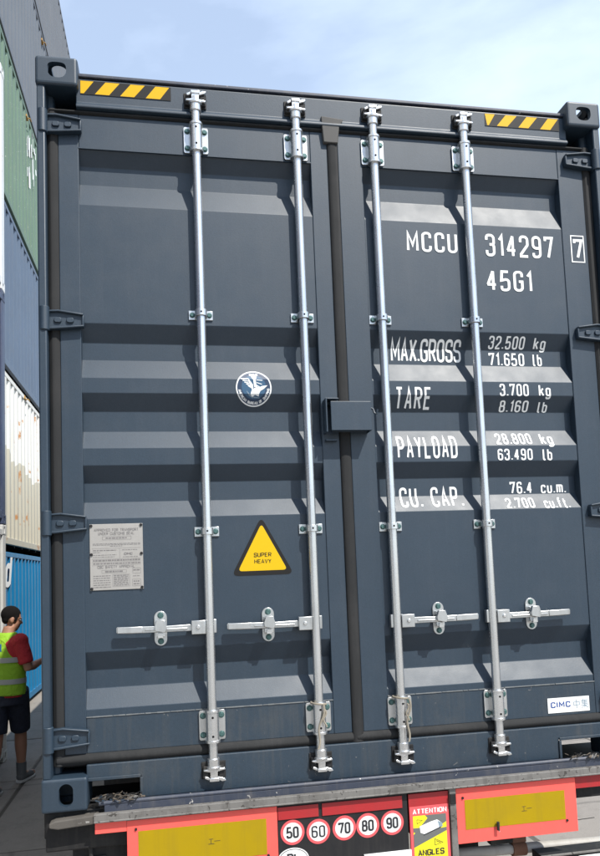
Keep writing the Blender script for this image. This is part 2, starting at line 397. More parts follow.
def ribbon(pts, th):
    n = len(pts); closed = (pts[0] - pts[-1]).length < 1e-4; vs = []
    for i in range(n):
        a = pts[i - 1] if i > 0 else (pts[-2] if closed else None); b = pts[i + 1] if i < n - 1 else (pts[1] if closed else None)
        d0 = (pts[i] - a).normalized() if a is not None else None; d1 = (b - pts[i]).normalized() if b is not None else None
        if d0 is None: d0 = d1
        if d1 is None: d1 = d0
        nn = Vector((-(d0 + d1).y, (d0 + d1).x))
        nn = nn.normalized() if nn.length > 1e-6 else Vector((-d0.y, d0.x))
        k = max(.42, nn.dot(Vector((-d0.y, d0.x)))); m = nn * (th / 2 / k)
        vs += [(pts[i] + m).to_3d() + Vector((0, 0, i * 3e-5)), (pts[i] - m).to_3d() + Vector((0, 0, i * 3e-5))]
    return vs, [(2 * i, 2 * i + 1, 2 * i + 3, 2 * i + 2) for i in range(n - 1)]
class Flat:
    """flat print in (x, z): polygons and strokes, each on its own thin layer"""
    def __init__(s): s.items = []
    def poly(s, pts, m, lay=0): s.items.append(([Vector(p) for p in pts], [tuple(range(len(pts)))], m, lay)); return s
    def disc(s, cx, cz, r, m, lay=0, n=40, rz=None): return s.poly([(cx + r * math.cos(2 * math.pi * k / n), cz + (rz or r) * math.sin(2 * math.pi * k / n)) for k in range(n)], m, lay)
    def stroke(s, pts, th, m, lay=0):
        vs, fs = ribbon([Vector(p) for p in pts], th); s.items.append((vs, fs, m, lay)); return s
    def text(s, t, x0, z0, h, m, width=None, th=.135, gw=.42, gap=.24, lay=0, shear=0, xform=None):
        G = _g(gw); x = 0; strokes = []
        for ch in t:
            if ch == ' ': x += gw + .12; continue
            g = G[ch]; mx = max(p[0] for pl in g for p in pl)
            for pl in g: strokes.append([(p[0] + x,) + tuple(p[1:]) for p in pl])
            x += mx + gap
        tot = x - gap; sx = (width / (tot + th) if width else h); sz = h
        for i, pl in enumerate(strokes):
            vs, fs = ribbon(fillet(pl), th)
            out = []
            for v in vs:
                X = x0 + (v.x + th / 2 + shear * v.y) * sx; Z = z0 + (v.y * (1 - th) + th / 2) * sz
                X, Z = (X, Z) if not xform else xform(X - x0, Z - z0); out.append(Vector((X, Z, v.z)))
            s.items.append((out, fs, m, lay + .12 * (i % 3)))
        return s
    def build(s, name, parent, surf, cuts=(), lift=.0012, step=.0004, label=None):
        b = MB()
        for vs, fs, m, lay in s.items: b.add([(v[0], -(lift + step * lay + (v[2] if len(v) > 2 else 0)), v[1]) for v in vs], fs, m)
        me = b.mesh(name)
        bm = bmesh.new(); bm.from_mesh(me)
        for z in cuts: bmesh.ops.bisect_plane(bm, geom=bm.verts[:] + bm.edges[:] + bm.faces[:], plane_co=(0, 0, z), plane_no=(0, 0, 1), dist=1e-6)
        for v in bm.verts: v.co.y += surf(v.co.z) if callable(surf) else surf
        for f in bm.faces:
            f.normal_update()
            if f.normal.y > 0: f.normal_flip()
        bm.to_mesh(me); bm.free()
        o = bpy.data.objects.new(name, me); col.objects.link(o); o.parent = parent
        if label: o['label'] = label
        return o

# ------------------------------------------------------------------ the setting: ground
def ground():
    b = MB(); S = 600
    b.add([(-S, -S, -.012), (S, -S, -.012), (S, S, -.012), (-S, S, -.012)], [(0, 1, 2, 3)], 'concrete')
    g = b.build('ground'); g['kind'] = 'structure'
    # dark joint bed under the paved yard, then each concrete slab on it
    b = MB(); b.add([(-11, -9, -.008), (13, -9, -.008), (13, 27, -.008), (-11, 27, -.008)], [(0, 1, 2, 3)], 'joint_dirt'); b.build('joint_bed', g)
    protos = []
    for k in range(3):
        sb = MB(); a = .985
        sb.box(-a, a, -a, a, -.05, 0, 'concrete')
        me = sb.mesh('slab'); protos.append(me)
    rnd = random.Random(3)
    for i in range(12):
        for j in range(18):
            o = bpy.data.objects.new('slab', protos[(i * 7 + j * 3) % 3]); col.objects.link(o); o.parent = g
            o.location = (-10 + i * 2, -8 + j * 2, rnd.uniform(-.003, .003)); o.rotation_euler = (rnd.uniform(-.0012, .0012), rnd.uniform(-.0012, .0012), rnd.choice((0, math.pi / 2, math.pi)))
            bv = o.modifiers.new('bevel', 'BEVEL'); bv.width = .008; bv.segments = 1
    return g
ground()

# ------------------------------------------------------------------ shipping containers
def casting_mesh(name, mat, upper):
    b = MB(); b.box(0, .162, 0, .178, 0, .118, mat)
    o = b.build(name); finish(o, .009, False, 3)
    if upper: b2 = o.modifiers[0]; b2.width = .012
    cut = []
    c = MB(); c.box(.022, .142, .022, .160, .018, .100, 'hole_black'); cut.append(c.build('cutter'))
    c = MB()
    if upper:
        w, h = .072, .068; P = []
        for i in range(24):
            a = 2 * math.pi * i / 24; x = math.cos(a); z = math.sin(a)
            P.append((.083 + w / 2 * math.copysign(abs(x) ** .7, x), .062 + h / 2 * (z if z < 0 else math.copysign(abs(z) ** .55, z) * .9)))
    else: P = stadium(.087, .060, .050, .080)
    c.prism(P, -.02, .05, 'hole_black'); cut.append(c.build('cutter'))
    c = MB(); Q = stadium(.089, .059, .050, .078)
    c.add([(-.02, y, z) for y, z in Q] + [(.05, y, z) for y, z in Q], [tuple(range(len(Q)))[::-1], tuple(range(len(Q), 2 * len(Q)))] + [(i, (i + 1) % len(Q), (i + 1) % len(Q) + len(Q), i + len(Q)) for i in range(len(Q))], 'hole_black'); cut.append(c.build('cutter'))
    c = MB(); T = stadium(.085, .089, .06, .11)
    c.sweep_z(T, .05, .14, 'hole_black') if upper else c.sweep_z(T, -.02, .05, 'hole_black'); cut.append(c.build('cutter'))
    return boolean(o, cut)
CAST = {}
def castings(root, mat, L, h, W=2.438):
    if mat not in CAST: CAST[mat] = (casting_mesh('corner_casting', mat, True), casting_mesh('corner_casting', mat, False))
    up, lo = CAST[mat]
    for x, sx in ((0, 1), (W, -1)):
        for y, sy in ((0, 1), (L, -1)):
            share('corner_casting', up, root, (x, y, h - .118), (sx, sy, 1)); share('corner_casting', lo, root, (x, y, 0), (sx, sy, 1))
def zigzag(n0, n1, a, b_, pitch=.278):
    pts = []; t = n0
    while t < n1:
        for d, y in ((0, a), (.092, a), (.139, b_), (.231, b_)):
            if t + d < n1: pts.append((t + d, y))
        t += pitch
    pts.append((n1, pts[-1][1])); return pts
def corr_wall(b, pts, z0, z1, m, along='y'):
    vs = []
    for t, y in pts:
        p = (y, t) if along == 'y' else (t, y)
        vs += [(*p, z0), (*p, z1)]
    b.add(vs, [(2 * i, 2 * i + 2, 2 * i + 3, 2 * i + 1) for i in range(len(pts) - 1)], m)
def box_container(root, mat, L=12.192, h=2.591, W=2.438, rear=True, floor_mat='chassis_black'):
    castings(root, mat, L, h, W)
    for s in (0, 1):
        X = lambda v: v if s == 0 else W - v
        b = MB(); corr_wall(b, zigzag(.16, L - .16, X(.008), X(.044)), .155, h - .12, mat); b.build('side_wall', root)
        b = MB(); b.box(min(X(.006), X(.06)), max(X(.006), X(.06)), .165, L - .165, .06, .16, mat); b.build('bottom_rail', root, .006)
        b = MB(); b.box(min(X(.004), X(.064)), max(X(.004), X(.064)), .165, L - .165, h - .125, h - .052, mat); b.build('top_rail', root, .006)
        ends = ((L - .16, L - .004),) if not rear else ((.004, .16), (L - .16, L - .004))
        for y0, y1 in ends:
            b = MB(); b.box(min(X(.004), X(.10)), max(X(.004), X(.10)), y0, y1, .11, h - .11, mat); b.build('corner_post', root, .012)
    b = MB(); b.box(.03, W - .03, .1, L - .03, h - .085, h - .06, mat); b.build('roof', root)
    b = MB(); b.box(.05, W - .05, .12, L - .05, .13, .16, floor_mat)
    for k in range(int(L / .6)): b.box(.06, W - .06, .3 + k * .6, .345 + k * .6, .03, .128, floor_mat)
    b.build('floor', root)
    for y, d in (((0, 1), (L, -1)) if rear else ((L, -1),)):
        b = MB(); corr_wall(b, zigzag(.1, W - .1, y + d * .012, y + d * .05), .11, h - .11, mat, 'x')
        b.box(.16, W - .16, min(y + d * .006, y + d * .06), max(y + d * .006, y + d * .06), h - .11, h - .014, mat)
        b.box(.16, W - .16, min(y + d * .006, y + d * .06), max(y + d * .006, y + d * .06), .02, .112, mat)
        b.build('end_wall', root)

FAR_X = -1.83; far_y0 = 6.9
levels = [('blue_box', 2.47, 'bright blue container with large white lettering at the bottom of the six-high stack'),
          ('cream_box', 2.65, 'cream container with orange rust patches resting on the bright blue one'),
          ('bluegrey_box', 2.62, 'blue grey container stacked between the rusty cream and the green ones'),
          ('green_box', 2.62, 'faded green container with white scrape marks in the six-high stack'),
          ('grey_box', 2.80, 'mid grey container lying on top of the faded green one'),
          ('darkgrey_box', 2.85, 'topmost dark grey container of the six-high stack')]
z = 0.012; far_top = []
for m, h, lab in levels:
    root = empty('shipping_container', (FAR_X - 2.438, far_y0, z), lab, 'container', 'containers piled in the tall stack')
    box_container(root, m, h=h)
    far_top.append((root, z, h)); z += h + .004
# white lettering of the blue container, on its alley side
def side_text(root, t, y0, z0, hh, ww, m, shear=.25):
    f = Flat(); f.text(t, 0, 0, hh, m, width=ww, th=.2, shear=shear)
    b = MB()
    for vs, fs, mm, lay in f.items: b.add([(v[0], -.002 - .0004 * lay - v[2], v[1]) for v in vs], fs, mm)
    o = b.build('lettering', root); o.rotation_euler.z = math.pi / 2; o.location = (2.438 + .001, y0, z0)
    return o
p_txt = onx(10.5, 590, FAR_X)
side_text(far_top[0][0], 'yd', p_txt.y - far_y0 - .86, p_txt.z + .02, .50, .86, 'white_ink', .2)
# white scrapes on the green one
gr, gz, gh = far_top[3]
f = MB(); rnd = random.Random(5)
for k in range(13):
    q = onx(30 + rnd.uniform(-3, 6), 165 + rnd.uniform(-18, 25), FAR_X); w_ = rnd.uniform(.03, .12); hh = rnd.uniform(.08, .45)
    y, zz = q.y - far_y0, q.z - gz
    f.add([(2.4385 + k * .0003, y, zz), (2.4385 + k * .0003, y + w_, zz + .03), (2.4385 + k * .0003, y + w_ * .7, zz + hh), (2.4385 + k * .0003, y - w_ * .2, zz + hh * .8)], [(0, 1, 2, 3)], 'white_ink')
o = f.build('paint_scrape', gr)
# yellow twistlocks that poke out between the levels
def twistlock(px, py, lab):
    q = onx(px, py, FAR_X)
    e = empty('twistlock', (FAR_X - .01, q.y, q.z), lab, 'twistlock', 'yellow twistlocks in the stack'); e.scale = (.7, .8, .7)
    b = MB(); b.box(-.05, .035, -.09, .09, -.02, .02, 'twist_yellow'); b.sweep_z([(-.04, -.05), (.02, -.05), (.02, .05), (-.04, .05)], .02, .08, 'twist_yellow'); b.build('body', e, .006)
    b = MB(); b.tube([(.03, 0, 0), (.09, .02, -.01), (.10, .09, -.03)], .012, 'twist_yellow', 8); b.build('lever', e)
twistlock(25, 399, 'yellow twistlock between the cream and the blue grey container')
twistlock(27, 118, 'yellow twistlock between the green and the mid grey container')
twistlock(42.5, 42, 'yellow twistlock between the two grey containers at the stack top')

NEAR_X, NEAR_END = -1.375, 6.0
z = 0.0
for m, h, lab in (('palegrey_box', 2.64, 'pale grey container on the yard floor under the dark blue one'),
                  ('darkblue_box', 2.75, 'dark blue container in the middle of the three-high stack'),
                  ('white_box', 2.80, 'white container on top of the three-high stack')):
    root = empty('shipping_container', (NEAR_X - 2.438, NEAR_END - 12.192, z), lab, 'container', 'containers piled in the lower stack')
    box_container(root, m, h=h); z += h + .004

# ------------------------------------------------------------------ the slate container on the trailer
C = empty('shipping_container', (0, 0, DECK), 'slate blue container with two closed doors and silver locking bars on the trailer', 'container')
HT, WD = 2.896, 2.438
box_container(C, 'slate', 12.192, HT, WD, rear=False)
YF, YP, YR = .052, .056, .095              # door frame face, proud panel, recessed panel
# rear corner posts (J bars), header, sill
for s in (0, 1):
    X = lambda v: v if s == 0 else WD - v
    b = MB(); P = [(X(.004), .010), (X(.036), .010), (X(.036), .07), (X(.06), .085), (X(.06), .165), (X(.004), .165)]
    if s: P = P[::-1]
    b.sweep_z(P, .115, HT - .115, 'slate'); b.build('corner_post', C, .006, True)
b = MB()
b.sweep_x([(.042, 2.738), (.030, 2.722), (.030, 2.712), (.046, 2.7085), (.11, 2.7085), (.11, HT - .055), (.046, HT - .055), (.040, HT - .062)][::-1], .15, WD - .15, 'slate')
b.box(.15, WD - .15, .034, .11, HT - .054, HT - .040, 'navy_steel')
header = b.build('door_header', C, .003)
b = MB()                                   # sill: a channel with two fork openings
zs0, zs1, zc = .045, .152, .096
c0, c1, c2, c3 = .166, UX(141, 785, .04), UX(560, 755, .04), WD - .166
def sillbox(x0, x1, z0, z1): b.box(x0, x1, .040, .075, z0, z1, 'slate_low')
P = [(.155, zs1), (.155, zc), (c1, zc), (c1, zs0 - .028), (c2, zs0 - .028), (c2, zc), (WD - .155, zc), (WD - .155, zs1)]
b.prism(P, .040, .10, 'slate_low')
sill = b.build('door_sill', C, .004)
for x0, x1 in ((c0 - .01, c1), (c2, c3 + .01)):
    b = MB(); t = .007
    b.box(x0, x1, .033, .0395, zc - .003, zc + .009, 'slate_low')
    xx = x1 if x0 < 1 else x0
    b.box(xx - .003, xx + .008, .033, .0395, .02, zc - .0035, 'slate_low'); b.build('opening_rim', sill, .002)

zz = [UZ(130, py, YP if k in 'p' else YR) for py, k in ((150, 'p'), (170, 'r'), (188, 'r'), (207, 'p'), (324, 'p'), (344, 'r'), (361, 'r'), (378, 'p'), (393, 'p'), (412, 'r'), (432, 'r'), (448, 'p'),
      (465, 'p'), (483, 'r'), (502, 'r'), (518, 'p'), (650, 'p'), (668, 'r'), (686, 'r'), (707, 'p'))]
PROF = [(2.80, YP)] + [(z_, (YP, YR, YR, YP)[i % 4]) for i, z_ in enumerate(zz)] + [(.10, YP)]
def surf(z):
    for (za, ya), (zb, yb) in zip(PROF, PROF[1:]):
        if zb <= z <= za: return ya + (yb - ya) * (za - z) / (za - zb)
    return YP
CUTS = zz
ZT, ZB = 2.552, .322                       # panel ends
D0, D1 = .078, WD - .078                   # outer door edges
S0, S1 = 1.1735, 1.2205                      # central gap
xl0, xl1 = UX(82, 400, YF), UX(320.5, 400, YF)
xr0, xr1 = UX(373.5, 400, YF), UX(575.5, 420, YF)
DOORS = []
for (a, p0, p1, e, side) in ((D0, xl0, xl1, S0, 'l'), (S1, xr0, xr1, D1, 'r')):
    b = MB(); zs = [ZT + .01] + [z_ for z_ in zz] + [ZB - .01]
    vs = []
    for z_ in zs: vs += [(p0 - .01, surf(z_), z_), (p1 + .01, surf(z_), z_)]
    b.add(vs, [(2 * i, 2 * i + 2, 2 * i + 3, 2 * i + 1) for i in range(len(zs) - 1)], 'slate')
    d = b.build('door', C, label='left door leaf with round emblem and yellow warning triangle' if side == 'l' else 'right door leaf carrying the white code and weight lettering')
    bv = d.modifiers.new('bevel', 'BEVEL'); bv.width = .005; bv.segments = 3; bv.limit_method = 'ANGLE'; bv.angle_limit = R(15)
    DOORS.append(d)
    b = MB()
    b.box(a, p0, YF, .12, .19, 2.692, 'slate'); b.box(p1, e, YF, .12, .19, 2.692, 'slate')
    b.box(p0 + .0005, p1 - .0005, YF + .001, .12, ZT, 2.692, 'slate'); b.box(p0 + .0005, p1 - .0005, YF + .001, .12, .19, ZB, 'slate_low')
    b.build('door_frame', d, .0025)
    # raised seam beads at panel ends
    b = MB(); rb = random.Random(len(DOORS)); n_ = 40
    for k in range(n_):
        xa_, xb_ = p0 + (p1 - p0) * k / n_, p0 + (p1 - p0) * (k + 1) / n_; w_ = rb.uniform(.0010, .0022)
        b.box(xa_ + (.003 if rb.random() < .25 else 0), xb_, YF - .002, YF + .004, ZB - w_, ZB + w_ * .8, 'sealant')
    o_ = b.build('sealant_bead', d); o_['kind'] = 'stuff'
    b = MB(); b.box(p0 - .002, p1 + .002, YF - .0007, YF + .004, ZT - .001, ZT + .003, 'slate'); b.build('weld_bead', d)
    # gasket round the leaf
    b = MB()
    lipz = lambda zc_, hw: [(YF + .03, zc_ - hw), (YF + .002, zc_ - hw), (YF - .010, zc_ - hw * .35), (YF - .012, zc_), (YF - .008, zc_ + hw * .5), (YF + .002, zc_ + hw), (YF + .03, zc_ + hw)]
    b.sweep_x(lipz(.170, .021), a - .03, e + .004, 'rubber'); b.sweep_x(lipz(2.700, .0085), a - .03, e + .004, 'rubber')
    def lipx(xc, hw): return [(xc - hw, YF + .03), (xc - hw, YF + .002), (xc - hw * .4, YF - .008), (xc + hw * .3, YF - .008), (xc + hw, YF + .002), (xc + hw, YF + .03)]
    if side == 'l':
        b.sweep_z(lipx(.0575, .0205), .15, 2.708, 'rubber'); b.sweep_z([(1.174, YF + .03), (1.174, YF - .001), (1.179, YF - .007), (1.190, YF - .010), (1.205, YF - .009), (1.216, YF - .006), (1.220, YF - .001), (1.220, YF + .03)], .15, 2.72, 'rubber')
    else:
        b.sweep_z(lipx(WD - .0575, .0205), .15, 2.708, 'rubber'); pass
        pass
        b.add([(1.150, YF - .022, 2.752), (1.246, YF - .024, 2.742), (1.228, YF - .020, 2.712), (1.220, YF - .016, 2.640), (1.158, YF - .016, 2.640), (1.152, YF - .020, 2.715), (1.150, YF + .0, 2.756), (1.246, YF + .0, 2.746), (1.228, YF + .0, 2.712), (1.220, YF + .0, 2.640), (1.158, YF + .0, 2.640), (1.152, YF + .0, 2.715)], [(0, 5, 4, 3, 2, 1), (0, 1, 7, 6), (1, 2, 8, 7), (2, 3, 9, 8), (3, 4, 10, 9), (4, 5, 11, 10), (5, 0, 6, 11)], 'rubber_pale')
    b.build('gasket', d, .003, True)
    # hinges
    for pz in (2.635, 1.838, 1.050, .255):
        b = MB(); mx = (lambda v: v) if side == 'l' else (lambda v: WD - v)
        def pr(poly, y0, y1, m='slate'):
            poly = [(mx(x), pz + z_) for x, z_ in poly]
            if side == 'r': poly = poly[::-1]
            b.prism(poly, y0, y1, m)
        pr([(.012, -.036), (.060, -.034), (.165, -.024), (.168, -.018), (.168, .014), (.160, .022), (.075, .034), (.012, .030)], .036, .0505)
        pr([(.030, -.040), (.062, -.038), (.170, -.027), (.170, -.020), (.062, -.029), (.030, -.030)], .024, .0505)
        pr([(.030, .028), (.075, .031), (.168, .018), (.168, .025), (.075, .039), (.030, .036)], .024, .0505)
        pr([(.162, -.022), (.170, -.022), (.170, .02), (.162, .02)], .028, .0505)
        for cx in (.072, .118): pr([(cx - .014, -.006), (cx - .009, -.011), (cx + .009, -.011), (cx + .014, -.006), (cx + .014, .005), (cx + .009, .010), (cx - .009, .010), (cx - .014, .005)], .029, .037)
        b.tube([(mx(.024), .022, pz - .047), (mx(.024), .022, pz + .047)], .0195, 'slate', 14)
        b.tube([(mx(.024), .022, pz - .060), (mx(.024), .022, pz + .060)], .012, 'slate', 10)
        b.build('hinge', d, .0025, True)
DL, DR = DOORS

# hazard stripes on the header
def stripes(px0, py0, px1, py1, pieces):
    yy = .0415; f = Flat()
    x0, x1 = UX(px0, py0, yy), UX(px1, py1, yy); zt, zb = HT - .066, HT - .066 - .058
    wpx = (x1 - x0) / (px1 - px0); cx = lambda p: x0 + (p - px0) * wpx
    f.poly([(x0, zb), (x1 + .004, zb), (x1 + .004, zt), (x0, zt)], 'sticker_black', 0)
    for (ta, tb, ba, bb) in pieces: f.poly([(max(x0 + .001, cx(ba)), zb + .003), (cx(bb), zb + .003), (cx(tb), zt - .002), (max(x0 + .001, cx(ta)), zt - .002)], 'hazard_yellow', 1)
    f.build('hazard_sticker', header, .0405, label='black and yellow striped sticker')
stripes(80, 77, 169.5, 82, [(78, 93.3, 79, 83.5), (105, 119, 94.4, 108.4), (130, 144.3, 119.4, 133.4), (155, 169, 145, 159.4)])
stripes(484, 110, 557, 116, [(484, 494, 486, 487.5), (504.7, 515.7, 495.5, 505.8), (525.6, 536, 516.8, 526.7), (547, 557, 538.5, 548.7)])

# locking bars
HEX = [math.pi / 6 + k * math.pi / 3 for k in range(6)]
def bolt(b, x, z, y, r=.009, h=.007, m='bolt'):
    b.tube([(x, y, z), (x, y - .002, z)], r * 1.35, m, 12); b.tube([(x, y - .002, z), (x, y - h, z)], r, m, 6)
RY = .027
def bearing(b, x, zc, flip):
    hw, hh = .050, .056
    pl = []
    for sx in (-1, 1):
        xa, xb = (x - hw, x - .020) if sx < 0 else (x + .020, x + hw)
        b.prism([(xa + .004, zc - hh), (xb - .004, zc - hh), (xb, zc - hh + .006), (xb, zc + hh - .006), (xb - .004, zc + hh), (xa + .004, zc + hh), (xa, zc + hh - .006), (xa, zc - hh + .006)], .0445, .0505, 'zinc_bright')
        for dz in (-.036, .036): bolt(b, x + sx * .035, zc + dz, .0445)
    b.tube([(x, RY, zc - .058), (x, RY, zc + .058)], .0255, 'zinc', 20)
    for z_ in ((zc - .062, zc - .052), (zc + .050, zc + .060)):
        b.tube([(x, RY, z_[0]), (x, RY, z_[1])], .0285, 'zinc', 20)
    b.box(x - .024, x + .024, RY + .002, .049, zc - .057, zc + .057, 'zinc')
    for dz in (-.036, .034): b.tube([(x, RY - .0270, zc + dz), (x, RY - .020, zc + dz)], .0045, 'hole_black', 10)
def guide(b, x, zc):
    for sx in (-1, 1):
        b.prism([(x + sx * .033 + dx, zc + dz) for dx, dz in ((-.015, -.019), (.015, -.019), (.015, .019), (-.015, .019))], .0495, .0555, 'zinc_bright')
        bolt(b, x + sx * .034, zc, .0495, .0085)
    n = 10; vs = []; rr, r2 = .0215, .0245
    for k in range(n + 1):
        a = math.pi + math.pi * k / n
        for r_ in (rr, r2):
            for dz in (-.013, .013): vs.append((x + r_ * math.cos(a), RY + r_ * math.sin(a), zc + dz))
    fs = []
    for k in range(n):
        o = k * 4; fs += [(o + 2, o + 6, o + 7, o + 3), (o + 0, o + 1, o + 5, o + 4), (o, o + 4, o + 6, o + 2), (o + 1, o + 3, o + 7, o + 5)]
    b.add(vs, fs, 'zinc')
    for sx in (-1, 1): b.box(x + sx * .023 - .0015, x + sx * .023 + .0015, RY, .0495, zc - .013, zc + .013, 'zinc')
    b.tube([(x, RY - .026, zc), (x, RY - .02, zc)], .004, 'hole_black', 8)
def cam_head(b, x, zc, up):
    s = 1 if up else -1
    b.tube([(x, RY, zc - s * .045), (x, RY, zc - s * .012)], .0235, 'zinc', 16)
    b.tube([(x, RY, zc - s * .016), (x, RY, zc - s * .006)], .0285, 'zinc', 16)
    b.prism([(x - .014, zc - .030), (x + .014, zc - .030), (x + .016, zc + .032), (x - .016, zc + .032)], RY - .014, RY + .016, 'zinc')
    def wing(poly, y0, y1):
        P = [(x + px_, zc + s * pz_) for px_, pz_ in poly]
        if s < 0: P = P[::-1]
        b.prism(P, y0, y1, 'zinc')
    wing([(-.038, -.006), (.040, -.010), (.044, -.002), (.012, .004), (-.012, .006), (-.04, .0)], RY - .016, RY + .016)
    wing([(-.018, .026), (.018, .026), (.020, .040), (-.018, .040)], RY - .018, RY + .016)
    wing([(.014, .022), (.040, .030), (.046, .040), (.030, .043), (.014, .034)], RY - .012, RY + .014)
    wing([(-.034, .018), (-.018, .024), (-.018, .036), (-.036, .028)], RY - .012, RY + .014)
def keeper(b, x, zc, up):
    for sx in (-1, 1):
        P = [(x + sx * .030 - .012, zc - .024), (x + sx * .030 + .012, zc - .024), (x + sx * .030 + .010, zc + .020), (x + sx * .030 - .010, zc + .020)]
        b.prism(P, .022, .0415, 'chassis_black')
    b.box(x - .046, x + .046, .036, .0415, zc - .030, zc + .034, 'chassis_black')
rod_px = (204, 307.5, 387, 480.5)
RODX = [UX(px, 420, RY) for px in rod_px]
for i, x in enumerate(RODX):
    b = MB(); b.tube([(x, RY, .105), (x, RY, 2.785)], .0178, 'zinc', 24)
    rod = b.build('locking_bar', C, 0, True)
    for zc_, fl in ((2.612, 0), (.262, 1)):
        b = MB(); bearing(b, x, zc_, fl); b.build('bearing_bracket', rod, .0015, True)
    for zc_ in (1.876, 1.004):
        b = MB(); guide(b, x, zc_); b.build('guide_bracket', rod, .001, True)
    for zc_, up in ((2.768, True), (.098, False)):
        b = MB(); cam_head(b, x, zc_, up); b.build('cam', rod, .0025, True)
        b = MB(); keeper(b, x, zc_ + (.006 if up else -.004), up); b.build('cam_keeper', header if up else sill, .003)
    # handle and its catch
    s = -1 if i < 2 else 1; hz = UZ(*((160, 629), (268, 625), (436, 619), (534, 614))[i], .01)
    b = MB()
    b.prism([(x - .026, hz - .026), (x + .026, hz - .026), (x + .026, hz + .026), (x - .026, hz + .026)] if s < 0 else [(x - .026, hz - .026), (x + .026, hz - .026), (x + .026, hz + .026), (x - .026, hz + .026)], RY - .004, RY + .018, 'zinc_bright')
    xs = x + s * .04
    b.box(min(x + s * .0165, x + s * .070), max(x + s * .0165, x + s * .070), RY - .018, RY + .006, hz - .027, hz + .025, 'zinc_bright')
    b.tube([(x + s * .045, RY - .024, hz), (x + s * .045, RY - .012, hz)], .008, 'zinc', 10)
    def hp(poly, y0, y1, m):
        P = [(x + s * a_, hz + c_) for a_, c_ in poly]
        if s < 0: P = P[::-1]
        b.prism(P, y0, y1, m)
    hp([(.05, -.014), (.20, -.013), (.30, -.013), (.345, -.011), (.350, -.007), (.350, .011), (.345, .014), (.26, .012), (.16, .010), (.05, .012)], .022, .030, 'zinc_bright')
    hp([(.085, -.006), (.245, -.004), (.245, .001), (.085, .0)], .015, .022, 'zinc_bright')
    hp([(.252, -.012), (.346, -.010), (.346, .013), (.252, .012)], .018, .022, 'zinc_bright')
    b.build('handle', rod, .002, True)
    b = MB(); cx = x + s * .186
    b.prism([(px_, pz_) for px_, pz_ in stadium(cx, hz, .048, .132)], .050, .0555, 'zinc_bright')
    for dz in (-.049, .049): bolt(b, cx, hz + dz, .050, .009)
    b.box(cx - .017, cx + .017, .028, .050, hz - .030, hz - .013, 'zinc'); b.box(cx - .017, cx + .017, .028, .050, hz + .016, hz + .030, 'zinc')
    b.prism([(cx - .020, hz - .006), (cx + .016, hz - .014), (cx + .024, hz + .004), (cx + .014, hz + .034), (cx - .014, hz + .034), (cx - .022, hz + .010)], .004, .0215, 'zinc_bright')
    b.prism([(cx - .012, hz - .034), (cx + .010, hz - .034), (cx + .008, hz - .016), (cx - .010, hz - .016)], .014, .030, 'zinc')
    b.build('handle_catch', rod, .003, True)
    if i in (1, 2):
        b = MB(); pts = []; rnd = random.Random(i)
        for k in range(12):
            t = k / 11; pts.append((x + (.012 - .03 * t if i == 1 else .024 - .012 * t) + .006 * math.sin(9 * t), RY - .032 - .003 * math.sin(7 * t), .315 - .165 * t))
        b.tube(pts, .0042, 'rope', 7)
        pts = [(x + .0295 * math.cos(a) - .002, RY + .0295 * math.sin(a) - .001, .312 + .010 * math.sin(a * .5)) for a in [math.pi * 2 * k / 18 for k in range(18)]]
        b.tube(pts, .004, 'rope', 7)
        pts = [(p[0] + .011 + .006 * math.sin(k), p[1] - .001, .318 - (.30 - p[2]) * .7 - .02) for k, p in enumerate([(x + .004, RY - .032, .30 - .012 * q) for q in range(9)])]
        b.tube(pts, .0035, 'rope', 7)
        b.build('seal_cord', rod, 0, True)

# lock box over the centre joint
zt, zb = UZ(350, 402, 0), UZ(350, 431, 0); xa, xb = UX(331, 415, -.015), UX(371.5, 415, -.015)
b = MB()
b.box(xa, xb, -.016, -.011, zb, zt, 'slate'); b.box(xa, xb, -.011, .051, zt - .005, zt, 'slate'); b.box(xb - .005, xb, -.011, .051, zb, zt - .0055, 'slate')
b.box(xa + .012, xb - .006, .030, .034, zb + .002, zt - .007, 'slate')
lb = b.build('lock_box', DR, .002)
b = MB(); b.tube([(xb + .0, .01, zt - .02), (xb + .014, .005, zt - .028), (xb + .018, .002, zt - .045), (xb + .026, .0, zt - .048), (xb + .030, -.002, zt - .030)], .0045, 'slate', 8); b.build('hook', lb, 0, True)
b = MB(); xc = xa - .018
b.box(xc, xc + .006, -.006, .0515, zb - .004, zt + .016, 'slate'); b.box(xc + .006, xc + .055, -.005, .0515, zt + .011, zt + .016, 'slate'); b.box(xc + .004, xc + .052, .03, .0515, zb - .034, zb - .026, 'slate')
b.build('lock_bracket', DL, .0015)

# lettering on the right door
def put(t, bl, tr, m='white_ink', th=.135, name='lettering', door=DR, sh=0, gap=.30, gw=.38):
    ya = yb = YP
    for _ in range(4): x0, z0 = U(*bl, ya); x1, z1 = U(*tr, yb); ya, yb = surf(z0), surf(z1)
    ym = surf((z0 + z1) / 2); x0 = UX(*bl, ym); x1 = UX(*tr, ym)
    h = z1 - z0
    f = Flat(); f.text(t, x0, z0, h, m, width=x1 - x0, th=th, gap=gap, gw=gw)
    return f.build(name, door, surf, CUTS)
put('MCCU', (407, 251.5), (456.5, 233.5)); put('314297', (486, 256.5), (552.5, 237)); put('45G1', (487, 291), (531, 271.5))
x0, z0 = U(574, 259, YF); x1, z1 = U(582, 239.5, YF)
f = Flat(); f.text('7', x0, z0, z1 - z0, 'white_ink', width=x1 - x0, th=.15)
bx0, bz1 = U(570.3, 236, YF); bx1, bz0 = U(584.6, 262.5, YF)
f.stroke([(bx0, bz0), (bx1, bz0), (bx1, bz1), (bx0, bz1), (bx0, bz0)], .005, 'white_ink', 1); f.build('check_digit', DR, YF)
